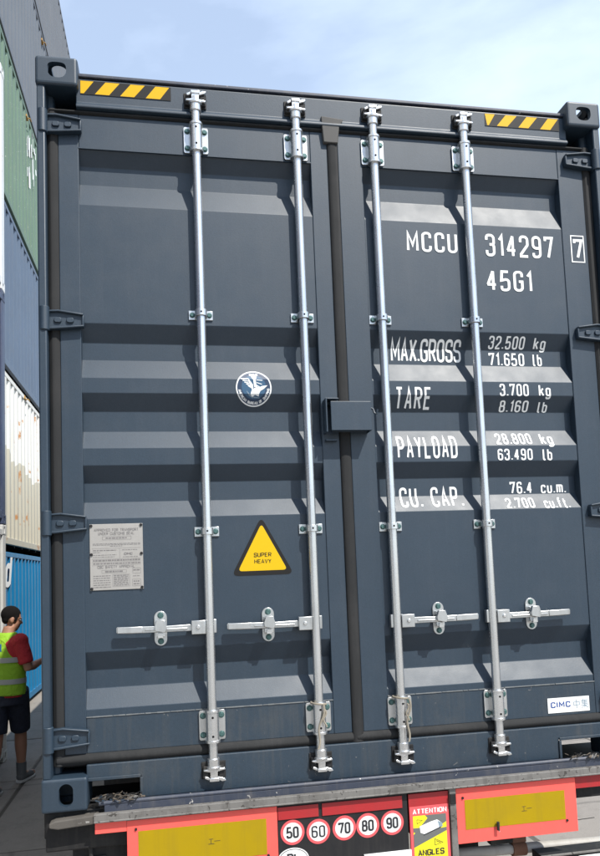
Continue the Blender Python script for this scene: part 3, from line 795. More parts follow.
put('MAX.GROSS', (391, 362), (459.5, 339.5), gap=.2); put('TARE', (396, 410), (430.5, 387)); put('PAYLOAD', (398, 459), (456.5, 436)); put('CU. CAP.', (400, 508), (461, 486.5))
def row(num, unit, nb, nt, ub, ut): put(num, nb, nt, th=.15); put(unit, ub, ut, th=.15)
row('32.500', 'kg', (489, 349.5), (524, 336.5), (534, 350), (545, 337.5))
row('71.650', 'lb', (489, 366), (523.5, 353.5), (533, 366.5), (541, 354))
row('3.700', 'kg', (500, 396.5), (528, 384), (539, 396.5), (550, 384.5))
row('8.160', 'lb', (499.5, 412.5), (527.5, 400.5), (538, 413), (546.5, 401.5))
row('28.800', 'kg', (495.5, 444.5), (530.5, 433.5), (540, 444.5), (551.5, 433.5))
row('63.490', 'lb', (498, 460.5), (532, 448.5), (543, 460.5), (551.5, 448.5))
row('76.4', 'cu.m.', (510, 494), (531.5, 481.5), (541, 493.5), (565, 481))
row('2.700', 'cu.ft.', (506, 508.5), (533.5, 497.5), (544, 508.5), (568.5, 497))

# round emblem
ex, ez = U(253.5, 388.5, YP + .01); er = .0725
f = Flat(); f.disc(ex, ez, er, 'sticker_white', 0, 48); f.disc(ex, ez, er * .93, 'navy', 1, 48); f.disc(ex, ez + er * .06, er * .68, 'mid_blue', 2, 40)
E_ = lambda a, c: (ex + er * a, ez + er * c)
for k in range(5): f.stroke([E_(-.72 + .1 * k, .52 - .10 * k), E_(-.30 + .05 * k, .50 - .13 * k), E_(-.04, .12 - .12 * k)], er * .055, 'sticker_white', 3 + .2 * k)
for k in range(3): f.stroke([E_(.16, .45 - .15 * k), E_(.5 - .04 * k, .42 - .22 * k)], er * .04, 'sticker_white', 3 + .2 * k)
f.poly([E_(-.16, .68), E_(.02, .72), E_(.18, .66), E_(.12, .48), E_(.14, .20), E_(.20, .02), E_(.02, .04), E_(-.02, .45)], 'sticker_white', 5)
for dx in (-.17, .0, .17): f.poly([E_(dx - .07, .70), E_(dx + .07, .70), E_(dx + .06, .84), E_(dx - .06, .84)], 'sticker_white', 5.5)
f.poly([E_(-.14, -.18), E_(.02, -.02), E_(.26, .06), E_(.42, -.08), E_(.30, -.30), E_(.26, -.48), E_(.06, -.40), E_(-.10, -.50), E_(-.20, -.38)], 'sticker_white', 6)
f.poly([E_(.22, -.02), E_(.46, .10), E_(.78, .14), E_(.56, -.06), E_(.40, -.16)], 'sticker_white', 6.5)
for k in range(4): f.stroke([E_(-.40 + .06 * k, -.18 - .1 * k), E_(-.28 + .12 * k, -.42 - .03 * k), E_(-.05 + .12 * k, -.56)], er * .03, 'logo_grey', 4 + .2 * k)
txt = 'AMERICAN BUREAU OF SHIPPING'; na = len(txt)
def arc(mid):
    def fn(dx, dz):
        a = math.radians(mid) + dx / (er * .80); rr = er * .72 + (er * .17 - dz) ; rr = er * .89 - dz
        return (ex + rr * math.cos(a), ez + rr * math.sin(a))
    return fn
f.text(txt, 0, 0, er * .15, 'sticker_white', width=er * .80 * R(170), th=.2, lay=3, xform=arc(187))
f.build('emblem', DL, surf, CUTS, .0015, .00025, label='round navy and white sticker with an eagle')

# yellow warning triangle
tx, tzt = U(263, 518, YP); _, tzb = U(262, 575, YP); ta = UX(231.5, 574, YP); tb = UX(294, 574, YP)
def rtri(x0, x1, zb, zt, r):
    xm = (x0 + x1) / 2; pts = [Vector((x0, zb)), Vector((x1, zb)), Vector((xm, zt))]; out = []
    for i in range(3):
        a, b_, c = pts[i - 1], pts[i], pts[(i + 1) % 3]; u = (a - b_).normalized(); v = (c - b_).normalized()
        for k in range(6):
            t = k / 5; p_ = b_ + u * r * (1 - t) ** 2 + v * r * t ** 2; out.append((p_.x, p_.y))
    return out
f = Flat(); f.poly(rtri(ta, tb, tzb, tzt + .006, .03), 'sticker_black', 0)
f.poly(rtri(ta + .026, tb - .026, tzb + .018, tzt - .022, .018), 'sticker_yellow', 1)
tm = (ta + tb) / 2
f.text('SUPER', tm - .034, tzb + .072, .017, 'sticker_black', width=.070, th=.15, lay=2, gw=.5); f.text('HEAVY', tm - .033, tzb + .046, .017, 'sticker_black', width=.068, th=.15, lay=2, gw=.5)
f.build('warning_triangle', DL, YP, label='yellow triangle sticker with black border')

# approval plate
q0x, q0z = U(89.5, 524.5, YP); q1x, q1z = U(143.8, 588.5, YP)
b = MB(); b.box(q0x, q1x, YP - .004, YP - .0005, q1z, q0z, 'plate_metal')
pw, ph = q1x - q0x, q0z - q1z
for ax in (.03, .97):
    for az in (.025, .46, .975): b.tube([(q0x + pw * ax, YP - .0045, q1z + ph * (1 - az)), (q0x + pw * ax, YP - .008, q1z + ph * (1 - az))], .0058, 'chassis_black', 10)
plate = b.build('approval_plate', DL, .001, label='grey metal approval plate with small print')
f = Flat(); Q = lambda a, c: (q0x + pw * a, q0z - ph * c)
def ptxt(t, a, c, w_, h_, lay=0, th=.14): x_, z_ = Q(a, c + h_); f.text(t, x_, z_, ph * h_, 'plate_ink', width=pw * w_, th=th, lay=lay, gw=.5)
ptxt('APPROVED FOR TRANSPORT', .08, .07, .84, .042); ptxt('UNDER CUSTOMS SEAL', .16, .125, .68, .042); ptxt('CSC SAFETY APPROVAL', .14, .63, .70, .042)
ptxt('CIMC', .64, .44, .16, .036, th=.22)
def rect(a0, c0_, a1, c1_): f.stroke([Q(a0, c0_), Q(a1, c0_), Q(a1, c1_), Q(a0, c1_), Q(a0, c0_)], .0007, 'plate_ink', 1)
rect(.24, .19, .78, .24); rect(.22, .70, .68, .745); rect(.42, .77, .74, .95); rect(.79, .85, .95, .95); rect(.80, .68, .95, .76)
for c_ in (.37, .53, .575, .625): f.stroke([Q(.04, c_), Q(.96, c_)], .0006, 'plate_ink', 1)
f.stroke([Q(.56, .37), Q(.56, .53)], .0006, 'plate_ink', 1.2)
rnd = random.Random(11)
def dashes(a0, a1, c_, th=.0016):
    a = a0
    while a < a1:
        w_ = min(rnd.uniform(.02, .07), a1 - a); f.stroke([Q(a, c_), Q(a + w_, c_)], th, 'plate_ink', .5); a += w_ + .012
dashes(.30, .70, .215, .004); dashes(.06, .95, .30); dashes(.06, .95, .318); dashes(.38, .62, .338); dashes(.06, .5, .40, .003); dashes(.06, .2, .43); dashes(.06, .5, .47); dashes(.06, .46, .50); dashes(.6, .9, .40); dashes(.62, .9, .505)
dashes(.06, .95, .552, .005); dashes(.06, .95, .60, .004); dashes(.28, .62, .722, .005)
for k in range(6): dashes(.06, .38, .785 + .034 * k, .0025)
for k in range(8): dashes(.44, .72, .785 + .021 * k, .0022)
dashes(.81, .93, .71, .004); dashes(.81, .93, .88, .004); dashes(.81, .93, .92, .004); dashes(.8, .94, .80)
f.build('plate_print', DL, YP - .004, lift=.0006, step=.0002)

# maker's sticker, white, low on the right door
f = Flat(); s0x, s0z = U(547.2, 698.5, YF); s1x, s1z = U(589.8, 711.5, YF)
sw, sh_ = s1x - s0x, UZ(547.2, 698.5, YF) - UZ(548, 713.5, YF); s1z = s0z - sh_
f.poly([(s0x, s1z), (s1x, s1z), (s1x, s0z), (s0x, s0z)], 'sticker_white', 0)
f.text('CIMC', s0x + sw * .07, s1z + sh_ * .34, sh_ * .40, 'logo_blue', width=sw * .47, th=.21, lay=1, gw=.62, gap=.42)
K = lambda a, c: (s0x + sw * a, s1z + sh_ * c)
def ks(pts, th=.008, lay=1): f.stroke([K(*p_) for p_ in pts], sw * th * 1.6, 'logo_grey', lay)
ks([(.62, .64), (.76, .64), (.76, .44), (.62, .44), (.62, .64)]); ks([(.69, .80), (.69, .22)], .010, 1.3)
ks([(.86, .84), (.81, .66)]); ks([(.83, .74), (.83, .50)], .008, 1.2); ks([(.83, .74), (.96, .74)], .008, 1.4); ks([(.83, .66), (.95, .66)], .007, 1.6); ks([(.83, .58), (.95, .58)], .007, 1.8); ks([(.83, .50), (.96, .50)], .007, 2); ks([(.89, .76), (.89, .50)], .007, 2.2)
ks([(.80, .40), (.97, .40)], .008, 1.2); ks([(.885, .48), (.885, .2)], .008, 1.5); ks([(.88, .38), (.80, .22)], .007, 1.7); ks([(.89, .38), (.97, .22)], .007, 1.9)
f.build('maker_sticker', DR, YF, label='small white sticker with blue lettering')

# ------------------------------------------------------------------ the trailer under it
T = empty('semi_trailer', (0, 0, 0), 'low container trailer with red and yellow marker boards and speed stickers', 'trailer')
Z = lambda v: v + DECK
b = MB(); b.box(.01, WD - .01, .03, .34, Z(-.145), Z(-.004), 'chassis_black'); b.build('rear_bolster', T, .006)
b = MB(); b.box(.22, WD - .02, .0, .029, Z(-.045), Z(.014), 'navy_steel')
b.tube([(.2, .006, Z(.019)), (WD - .03, .006, Z(.019))], .009, 'navy_steel', 10); b.build('edge_bar', T, .003)
b = MB(); b.box(.185, WD - .10, -.026, -.002, Z(-.036), Z(-.010), 'aluminium'); b.box(.185, WD - .10, -.030, -.0255, Z(-.040), Z(-.033), 'aluminium')
b.build('bumper_rail', T, .004)
b = MB(); b.prism([(.03, Z(-.045)), (.06, Z(-.052)), (.18, Z(-.045)), (.20, Z(-.03)), (.20, Z(-.012)), (.12, Z(-.018)), (.05, Z(-.022)), (.03, Z(-.03))], -.02, .03, 'grime'); b.build('bent_rail_end', T, .004)
b = MB(); b.box(WD - .1, WD - .01, -.02, .03, Z(-.05), Z(-.002), 'aluminium'); b.build('bent_rail_end', T, .006)
for x0, x1 in ((.0, .16), (WD - .16, WD)):
    b = MB(); b.box(x0 + .005, x1 - .005, .035, .33, Z(-.10), Z(-.0045), 'chassis_black'); b.build('twistlock_seat', T, .006)
for x in (.72, 1.72):                                # main beams
    b = MB(); b.box(x - .07, x + .07, .34, 12.3, Z(-.17), Z(-.145), 'chassis_black'); b.box(x - .07, x + .07, .34, 12.3, Z(-.52), Z(-.495), 'chassis_black'); b.box(x - .008, x + .008, .34, 12.3, Z(-.495), Z(-.17), 'chassis_black'); b.build('chassis_beam', T)
for y in (1.4, 4.0, 6.5, 9.0, 11.8):
    b = MB(); b.box(.02, WD - .02, y, y + .12, Z(-.144), Z(-.006), 'chassis_black'); b.build('cross_member', T)
def axle(y):
    b = MB(); b.tube([(.35, y, .5), (WD - .35, y, .5)], .065, 'chassis_black', 12); b.build('axle', T)
    for s in (0, 1):
        xc = .19 if s == 0 else WD - .19
        b = MB(); P = [(-.17, .34), (-.185, .42), (-.17, .47), (-.13, .498), (.13, .498), (.17, .47), (.185, .42), (.17, .34), (.12, .30), (-.12, .30)]; n = 40; vs = []; fs = []
        for k in range(n):
            a = 2 * math.pi * k / n
            for dx, r_ in P: vs.append((xc + dx, y + r_ * math.cos(a), .5 + r_ * math.sin(a)))
        m_ = len(P)
        for k in range(n):
            for j in range(m_): fs.append((k * m_ + j, k * m_ + (j + 1) % m_, ((k + 1) % n) * m_ + (j + 1) % m_, ((k + 1) % n) * m_ + j))
        b.add(vs, fs, 'tyre')
        w = b.build('wheel', T, 0, True)
        b = MB(); b.tube([(xc - .10, y, .5), (xc + .10, y, .5)], .305, 'pipe_grey', 28); b.tube([(xc - .14, y, .5), (xc + .14, y, .5)], .13, 'chassis_black', 18)
        for k in range(10):
            a = 2 * math.pi * k / 10; b.tube([(xc - .115, y + .19 * math.cos(a), .5 + .19 * math.sin(a)), (xc + .115, y + .19 * math.cos(a), .5 + .19 * math.sin(a))], .016, 'chassis_black', 6)
        b.build('rim', w)
for y in (3.1, 4.4, 5.7): axle(y)
for s in (0, 1):                                      # mud guards over the rear wheels
    xc = .19 if s == 0 else WD - .19; b = MB(); n = 14
    for k in range(n):
        a0, a1 = math.pi * (.02 + .96 * k / n), math.pi * (.02 + .96 * (k + 1) / n); r_ = .56
        b.add([(xc - .2, 3.1 + r_ * math.cos(a0), .5 + r_ * math.sin(a0)), (xc + .2, 3.1 + r_ * math.cos(a0), .5 + r_ * math.sin(a0)), (xc + .2, 3.1 + r_ * math.cos(a1), .5 + r_ * math.sin(a1)), (xc - .2, 3.1 + r_ * math.cos(a1), .5 + r_ * math.sin(a1))], [(0, 1, 2, 3)], 'chassis_black')
    b.build('mudguard', T)
# marker boards
YB = -.012
def board(name, x0, x1, zt_, zb_, ins, lab):
    b = MB(); b.box(x0, x1, YB, YB + .004, Z(zb_), Z(zt_), 'red_board'); o = b.build(name, T, .001, label=lab)
    f = Flat(); f.poly([(x0 + ins[0], Z(zb_ + ins[1])), (x1 - ins[2], Z(zb_ + ins[1])), (x1 - ins[2], Z(zt_ - ins[3])), (x0 + ins[0], Z(zt_ - ins[3]))], 'board_yellow', 0)
    xm, zm = (x0 + x1) / 2 + .03, Z((zt_ + zb_) / 2)
    f.stroke([(xm - .012, zm + .012), (xm + .004, zm + .012)], .0016, 'ink', 1); f.stroke([(xm - .004, zm + .012), (xm - .004, zm - .004)], .0016, 'ink', 1.3); f.stroke([(xm - .014, zm - .005), (xm + .008, zm - .005)], .0016, 'ink', 1.6); f.stroke([(xm + .008, zm + .004), (xm + .03, zm + .004)], .0014, 'ink', 1.6)
    f.build('yellow_panel', o, YB)
    for x_, z_ in ((x0 + ins[0] * .8, zt_ - ins[3] * .8), (x1 - ins[2] * .9, zb_ + ins[1] * .9)):
        b = MB(); b.tube([(x_, YB - .004, Z(z_)), (x_, YB + .001, Z(z_))], .005, 'chassis_black', 10); b.build('rivet', o, 0)
    return o
board('marker_board', .300, .852, -.046, -.258, (.040, .042, .042, .040), 'red bordered yellow marker board beside the speed stickers')
bd = board('marker_board', 1.567, 2.083, -.046, -.258, (.034, .052, .052, .046), 'red bordered yellow marker board beside the blind spot sticker')
b = MB(); xk, zk = U(497, 826, YB); b.tube([(xk, YB - .012, Z(zk) + .02), (xk, YB - .012, Z(zk) - .012)], .006, 'chassis_black', 8); b.tube([(xk, YB - .014, Z(zk) + .012), (xk + .004, YB - .012, Z(zk) - .018)], .003, 'zinc', 8); b.build('pin', bd)
b = MB(); b.tube([(2.085, YB + .002, Z(-.215)), (2.16, YB + .004, Z(-.214))], .0015, 'chassis_black', 6); b.build('wire', bd)
b = MB(); b.box(.188, .299, YB + .001, YB + .005, Z(-.082), Z(-.042), 'red_board'); b.build('red_strip', T)
b = MB(); b.box(2.086, 2.205, YB + .004, YB + .008, Z(-.092), Z(-.045), 'red_dark'); b.build('red_strip', T)
# middle black panel with red strips, speed stickers, country oval and plate
b = MB(); b.box(.853, 1.366, YB + .004, YB + .010, Z(-.44), Z(-.040), 'black_board'); blk = b.build('black_panel', T, .001)
for x0, x1 in ((.855, 1.012), (1.026, 1.345)):
    b = MB(); b.box(x0, x1, YB, YB + .0035, Z(-.098), Z(-.052), 'red_dark'); b.build('red_strip', blk, .0006)
sp_r = .046
def sticker_disc(x, z_, t, k):
    f = Flat(); f.disc(x, z_, sp_r, 'ring_red', 0); f.disc(x, z_, sp_r * .78, 'sticker_white', 1)
    f.text(t, x - sp_r * (.52 if k != 1 else .58), z_ - sp_r * .48, sp_r * .96, 'ink', width=sp_r * (1.04 if k != 1 else 1.16), th=.2 if k != 1 else .14, lay=2, gw=.42, gap=.26)
    f.build('speed_sticker', blk, YB + .004, label=f'round red ringed sticker reading {t}')
for k, (t, px, py) in enumerate((('50', 292.7, 832.5), ('60', 318.5, 831.5), ('70', 344.5, 828), ('80', 368, 825.5), ('90', 392.5, 822.8))):
    x_, z_ = U(px, py, YB); sticker_disc(x_, Z(z_), t, k)
f = Flat(); ox, oz = U(293.5, 857.5, YB); oz = Z(oz) - .008
f.disc(ox, oz, .060, 'sticker_white', 0, 40, .043); f.disc(ox, oz, .056, 'ink', 1, 40, .039); f.disc(ox, oz, .0535, 'sticker_white', 2, 40, .0365)
f.text('PL', ox - .024, oz - .018, .042, 'ink', width=.05, th=.2, lay=3, gw=.5); f.build('country_oval', blk, YB + .004, label='white oval sticker reading PL')
b = MB(); px0, pz0 = U(364, 854.5, YB); b.box(px0, px0 + .19, YB - .004, YB + .003, Z(pz0) - .11, Z(pz0), 'sticker_white'); b.build('white_plate', blk, .001)
# blind spot sticker
b = MB(); b.box(1.371, 1.535, YB + .001, YB + .007, Z(-.46), Z(-.050), 'red_dark'); att = b.build('warning_board', T, .001)
f = Flat(); x0, x1 = 1.373, 1.533; zt_, zb_ = Z(-.098), Z(-.455)
f.poly([(x0, zb_), (x1, zb_), (x1, zt_), (x0, zt_)], 'ring_red', 0)
f.text('ATTENTION', x0 + .012, zt_ - .030, .020, 'sticker_white', width=.140, th=.19, lay=1, gw=.46)
yx0, yx1, yt, yb_ = x0 + .012, x1 - .012, zt_ - .036, zb_ + .03
f.poly([(yx0, yb_), (yx1, yb_), (yx1, yt), (yx0, yt)], 'bright_yellow', 1)
f.poly([(yx0 + .05, yt), (yx1, yt), (yx1, yt - .022), (yx0 + .075, yt - .028)], 'road_grey', 2)
f.poly([(yx1 - .07, yt - .005), (yx1, yt - .005), (yx1, yt - .03), (yx0, yt - .098), (yx0, yt - .07)], 'road_grey', 2.3)
f.poly([(yx0, yt - .045), (yx0 + .05, yt - .046), (yx0 + .02, yt - .066), (yx0, yt - .060)], 'road_grey', 2.6)
f.poly([(yx0 + .085, yt - .055), (yx1, yt - .052), (yx1, yt - .064), (yx0, yt - .118), (yx0, yt - .095)], 'road_grey', 2.8)
f.poly([(yx0 + .026, yt - .040), (yx0 + .070, yt - .026), (yx0 + .098, yt - .020), (yx0 + .112, yt - .030), (yx0 + .112, yt - .048), (yx0 + .046, yt - .072), (yx0 + .028, yt - .064)], 'sticker_white', 3.4)
f.poly([(yx0 + .100, yt - .026), (yx0 + .118, yt - .033), (yx0 + .120, yt - .048), (yx0 + .106, yt - .051)], 'logo_grey', 3.8)
f.stroke([(yx0 + .040, yt - .074), (yx0 + .112, yt - .050)], .004, 'ink', 4)
f.stroke([(yx0 + .085, yt - .092), (yx0 + .118, yt - .108), (yx0 + .085, yt - .116), (yx0 + .085, yt - .092)], .0016, 'ink', 2.9); f.stroke([(yx0 + .016, yt - .014), (yx0 + .038, yt - .018), (yx0 + .016, yt - .03), (yx0 + .016, yt - .014)], .0014, 'ink', 2.9)
f.stroke([(yx0 + .091, yt - .100), (yx0 + .102, yt - .106), (yx0 + .108, yt - .106)], .002, 'ink', 3)
f.text('ANGLES', yx0 + .014, yt - .152, .024, 'ink', width=.108, th=.2, lay=3, gw=.5)
f.build('blind_spot_sticker', att, YB + .001, label='red and yellow sticker with a white lorry reading ATTENTION ANGLES')
b = MB(); b.box(1.5375, 1.5645, -.020, .012, Z(-.52), Z(-.040), 'aluminium'); b.box(1.537, 1.562, -.026, -.0205, Z(-.10), Z(-.06), 'chassis_black'); b.build('upright', T, .003)
b = MB(); b.tube([(1.58, .14, Z(-.352)), (2.36, .14, Z(-.374))], .021, 'pipe_grey', 14); b.tube([(1.86, .14, Z(-.3605)), (1.92, .14, Z(-.3625))], .028, 'rusty', 14); b.build('underrun_pipe', T, 0, True)
b = MB(); b.box(1.76, 1.86, .12, .16, Z(-.33), Z(-.255), 'chassis_black'); b.box(1.862, 1.925, .13, .16, Z(-.335), Z(-.262), 'rusty'); b.box(1.78, 1.90, .13, .2, Z(-.262), Z(-.14), 'chassis_black'); b.build('pipe_bracket', T, .004)
b = MB(); b.box(1.60, 1.72, .10, .2, Z(-.43), Z(-.385), 'chassis_black'); b.build('pipe_bracket', T, .004)
for s in (0, 1):
    xa, xb = (1.93, 2.37) if s else (.06, .50)
    b = MB(); b.box(xa, xb, .02, .10, Z(-.52), Z(-.352 if s else -.37), 'chassis_black'); b.box(xa - .004, xb + .004, .014, .0195, Z(-.360 if s else -.378), Z(-.350 if s else -.368), 'aluminium'); lt = b.build('lamp_cluster', T, .005)
    for k, m_ in enumerate(('rail_lens', 'sticker_white', 'rail_lens')):
        b = MB(); w_ = (xb - xa) / 3; b.box(xa + .012 + w_ * k, xa + w_ * (k + 1) - .006, .006, .0195, Z(-.50), Z(-.366 if s else -.384), m_); b.build('lamp_lens', lt, .006)
b = MB(); b.tube([(.1, .3, .55), (2.34, .3, .55)], .05, 'pipe_grey', 14); b.build('underrun_bar', T, 0, True)
for x in (.72, 1.72):
    b = MB(); b.box(x - .05, x + .05, .27, .33, .55, Z(-.146), 'chassis_black'); b.build('bar_hanger', T, .004)
b = MB(); b.box(.10, .30, .06, .12, Z(-.46), Z(-.10), 'chassis_black'); b.box(.13, .22, .052, .0595, Z(-.30), Z(-.18), 'chassis_black'); b.build('shade_block', T, .005)  # black block added to deepen the shade under the left rail end
b = MB(); b.box(.06, .56, .40, .412, .10, Z(-.146), 'tyre'); b.build('mud_flap', T)
b = MB(); rnd = random.Random(4); pts = [(.14 + .03 * math.sin(k), .045 + .003 * k, Z(-.11 - .04 * k)) for k in range(8)]; b.tube(pts, .008, 'tyre', 8); b.build('air_hose', T, 0, True)
for y, x0 in ((12.1, 1.219),):
    for s in (-.55, .55):
        b = MB(); b.box(x0 + s - .05, x0 + s + .05, 10.2, 10.3, .08, Z(-.146), 'chassis_black'); b.box(x0 + s - .14, x0 + s + .14, 10.1, 10.4, 0.0, .08, 'chassis_black'); b.build('landing_leg', T, .006)

# splintered bits of wood and paint lying in the fork openings
def litter(name, x0, x1, n, seed, lab):
    rnd = random.Random(seed); b = MB()
    for k in range(n):
        x = rnd.uniform(x0, x1); y = rnd.uniform(-.012, .06); z_ = Z(.022) + rnd.uniform(0, .012); l_ = rnd.uniform(.003, .018) * (1 if rnd.random() > .12 else 1.8); w_ = rnd.uniform(.001, .005); a = rnd.uniform(-.6, .6); h_ = rnd.uniform(.001, .005)
        m = rnd.choice(('wood', 'wood', 'aluminium', 'slate_low', 'chassis_black', 'chassis_black', 'chassis_black')); c, s_ = math.cos(a), math.sin(a); t_ = rnd.uniform(-.006, .008)
        q = [(-l_, -w_), (l_, -w_ * rnd.uniform(.2, 1)), (l_ * rnd.uniform(.6, 1), w_), (-l_, w_ * rnd.uniform(.3, 1))]
        vs = [(x + c * u_ - s_ * v_, y + s_ * u_ + c * v_, z_ + (t_ if u_ > 0 else -t_)) for u_, v_ in q]
        b.add(vs + [(v[0], v[1], v[2] + h_) for v in vs], [(0, 3, 2, 1), (4, 5, 6, 7), (0, 1, 5, 4), (1, 2, 6, 5), (2, 3, 7, 6), (3, 0, 4, 7)], m)
    o = b.build(name); o['kind'] = 'stuff'; o['label'] = lab; o['category'] = 'debris'
litter('wood_splinters', .18, .36, 80, 2, 'splintered wood and paint flakes in the left fork opening under the container')
litter('wood_splinters', 2.08, 2.27, 45, 9, 'wood dust and flakes in the right fork opening under the container')

# ------------------------------------------------------------------ the person in the alley
def remeshed(b, name, vox, sm=6, parent=None):
    o = b.build('tmp'); m = o.modifiers.new('r', 'REMESH'); m.mode = 'VOXEL'; m.voxel_size = vox; m.use_smooth_shade = True
    s = o.modifiers.new('s', 'SMOOTH'); s.iterations = sm; s.factor = .5
    mats = [x for x in o.data.materials]; me = evaluated(o, name)
    if not len(me.materials):
        for x in mats: me.materials.append(x)
    me.polygons.foreach_set('use_smooth', [True] * len(me.polygons))
    n = bpy.data.objects.new(name, me); col.objects.link(n); n.parent = parent
    return n
def person(loc):
    P = empty('person', loc, 'person in yellow green safety vest, red shirt and dark shorts standing in the alley', 'person')
    tw = Matrix.Rotation(R(-38), 3, 'Z'); hd = Matrix.Rotation(R(-68), 3, 'Z')
    V = Vector
    def tor(x, y, z): v = tw @ V((x, y, 0)); return V((v.x, v.y + .02, z))
    tz = R(-38)
    # skeleton
    sh = {s: tor(s * .185, -.01, 1.425) for s in (-1, 1)}
    el = {1: tor(.245, .03, 1.145), -1: tor(-.25, .0, 1.15)}
    wr = {1: tor(.17, .27, 1.19), -1: tor(-.17, .22, 1.12)}
    hip = {s: V((s * .09, .0, .92)) for s in (-1, 1)}
    kn = {1: V((.085, .17, .50)), -1: V((-.09, -.04, .50))}
    an = {1: V((.08, .22, .085)), -1: V((-.085, -.34, .12))}
    toe = {1: V((.155, .44, .03)), -1: V((-.05, -.13, .03))}
    hc = tor(0, .05, 1.615); dirf = hd @ V((0, 1, 0)); rt = hd @ V((1, 0, 0))
    b = MB(); m = 'skin'
    b.loft([(tor(0, 0, .86), .15, .105, tz), (tor(0, 0, .98), .155, .11, tz), (tor(0, 0, 1.12), .142, .10, tz), (tor(0, .0, 1.28), .165, .115, tz), (tor(0, -.01, 1.40), .165, .10, tz), (tor(0, -.01, 1.455), .10, .07, tz), (tor(0, 0, 1.48), .062, .06, tz), (tor(0, .025, 1.55), .056, .058, tz)], m, 20)
    # head: cranium, jaw, nose, brow, ears
    hr = hd.to_3x3() @ Matrix.Rotation(R(-16), 3, 'X')
    H = lambda x, y, z: hc + hr @ V((x, y, z))
    b.ellipsoid(H(0, -.015, .03), (.074, .093, .088), m, 18, 12, hr); b.ellipsoid(H(0, .030, -.045), (.056, .062, .066), m, 16, 10, hr); b.ellipsoid(H(0, .055, -.085), (.028, .028, .024), m, 12, 8, hr)
    b.tube([H(0, .082, .012), H(0, .098, -.012), H(0, .104, -.024)], [.009, .012, .014], m, 8); b.ellipsoid(H(0, .070, .026), (.050, .020, .010), m, 12, 8, hr)
    b.ellipsoid(H(0, .082, -.054), (.022, .012, .008), m, 10, 6, hr)
    for s in (-1, 1): b.ellipsoid(H(s * .076, -.008, -.012), (.009, .021, .034), m, 10, 8, hr)
    for s in (-1, 1):
        b.tube([sh[s], sh[s].lerp(el[s], .5), el[s], el[s].lerp(wr[s], .35), wr[s]], [.056, .050, .042, .043, .028], m, 12)
        h0 = wr[s]; d = (wr[s] - el[s]).normalized(); sd_ = d.cross(V((0, 0, 1))).normalized(); dn = sd_.cross(d)
        b.loft([(h0 + V((0, 0, -.026)), .03, .03), (h0 + V((0, 0, .02)), .03, .03)], m, 10)
        pal = h0 + d * .055; b.ellipsoid(pal, (.046, .044, .019), m, 12, 8)
        for k, (o_, ln) in enumerate(((-.030, .072), (-.010, .082), (.010, .077), (.028, .062))):
            f0 = pal + sd_ * o_ + d * .030; f1 = f0 + d * ln * .55 - V((0, 0, .010)); f2 = f1 + d * ln * .38 - V((0, 0, .026))
            b.tube([f0, f1, f2], [.010, .0092, .0078], m, 8)
        t0 = h0 + d * .03 - sd_ * s * .034; b.tube([t0, t0 + d * .035 - sd_ * s * .018, t0 + d * .062 - sd_ * s * .010 - V((0, 0, .01))], [.012, .011, .009], m, 8)
        b.tube([hip[s], hip[s].lerp(kn[s], .5), kn[s], kn[s].lerp(an[s], .32), kn[s].lerp(an[s], .72), an[s]], [.092, .078, .058, .060, .042, .036], m, 14)
        b.tube([an[s], an[s].lerp(toe[s], .5) - V((0, 0, .005)), toe[s] + V((0, 0, .01))], [.04, .036, .026], m, 10)
    body = remeshed(b, 'body', .0085, 4, P)
    # eyes and brows
    for s in (-1, 1):
        b = MB(); b.ellipsoid(H(s * .030, .072, .010), (.010, .007, .006), 'sticker_white', 10, 8, hr); b.ellipsoid(H(s * .030, .0775, .010), (.005, .003, .005), 'ink', 8, 6, hr); b.build('eye', P)
    # hair
    b = MB(); b.ellipsoid(H(0, -.022, .042), (.0805, .096, .088), 'hair', 20, 14, hr); b.ellipsoid(H(0, -.052, -.002), (.064, .044, .058), 'hair', 16, 10, hr)
    for s in (-1, 1): b.ellipsoid(H(s * .066, .018, .012), (.014, .022, .036), 'hair', 10, 8, hr)
    h = remeshed(b, 'hair', .007, 3, P)
    # trim hair off the face
    bm = bmesh.new(); bm.from_mesh(h.data); inv = hr.inverted()
    kill = [v for v in bm.verts if (lambda q: (q.y > .052 and q.z < .066) or (q.y > .010 and q.z < -.02) or q.z < -.075)(inv @ (v.co - hc))]
    bmesh.ops.delete(bm, geom=kill, context='VERTS'); bm.to_mesh(h.data); bm.free()
    # red shirt: torso and short sleeves
    b = MB(); m = 'red_cloth'
    b.loft([(tor(0, 0, .875), .178, .128, tz), (tor(0, 0, 1.0), .172, .122, tz), (tor(0, 0, 1.28), .180, .128, tz), (tor(0, -.01, 1.40), .190, .108, tz), (tor(0, -.01, 1.455), .130, .075, tz), (tor(0, 0, 1.485), .072, .066, tz)], m, 24)
    for s in (-1, 1): b.ellipsoid(sh[s] + V((0, 0, -.012)), (.078, .078, .074), m, 16, 12); b.tube([sh[s] + V((0, 0, -.02)), sh[s].lerp(el[s], .45), sh[s].lerp(el[s], .82)], [.070, .071, .068], m, 14)
    remeshed(b, 'shirt', .011, 4, P)
    # vest
    b = MB(); m = 'hivis'
    b.loft([(tor(0, 0, .895), .196, .146, tz), (tor(0, 0, 1.02), .190, .142, tz), (tor(0, 0, 1.18), .188, .144, tz), (tor(0, -.005, 1.26), .168, .142, tz), (tor(0, -.005, 1.34), .150, .138, tz), (tor(0, -.01, 1.42), .138, .118, tz), (tor(0, -.01, 1.475), .112, .090, tz), (tor(0, 0, 1.49), .085, .080, tz)], m, 28)
    vest = remeshed(b, 'safety_vest', .010, 5, P)
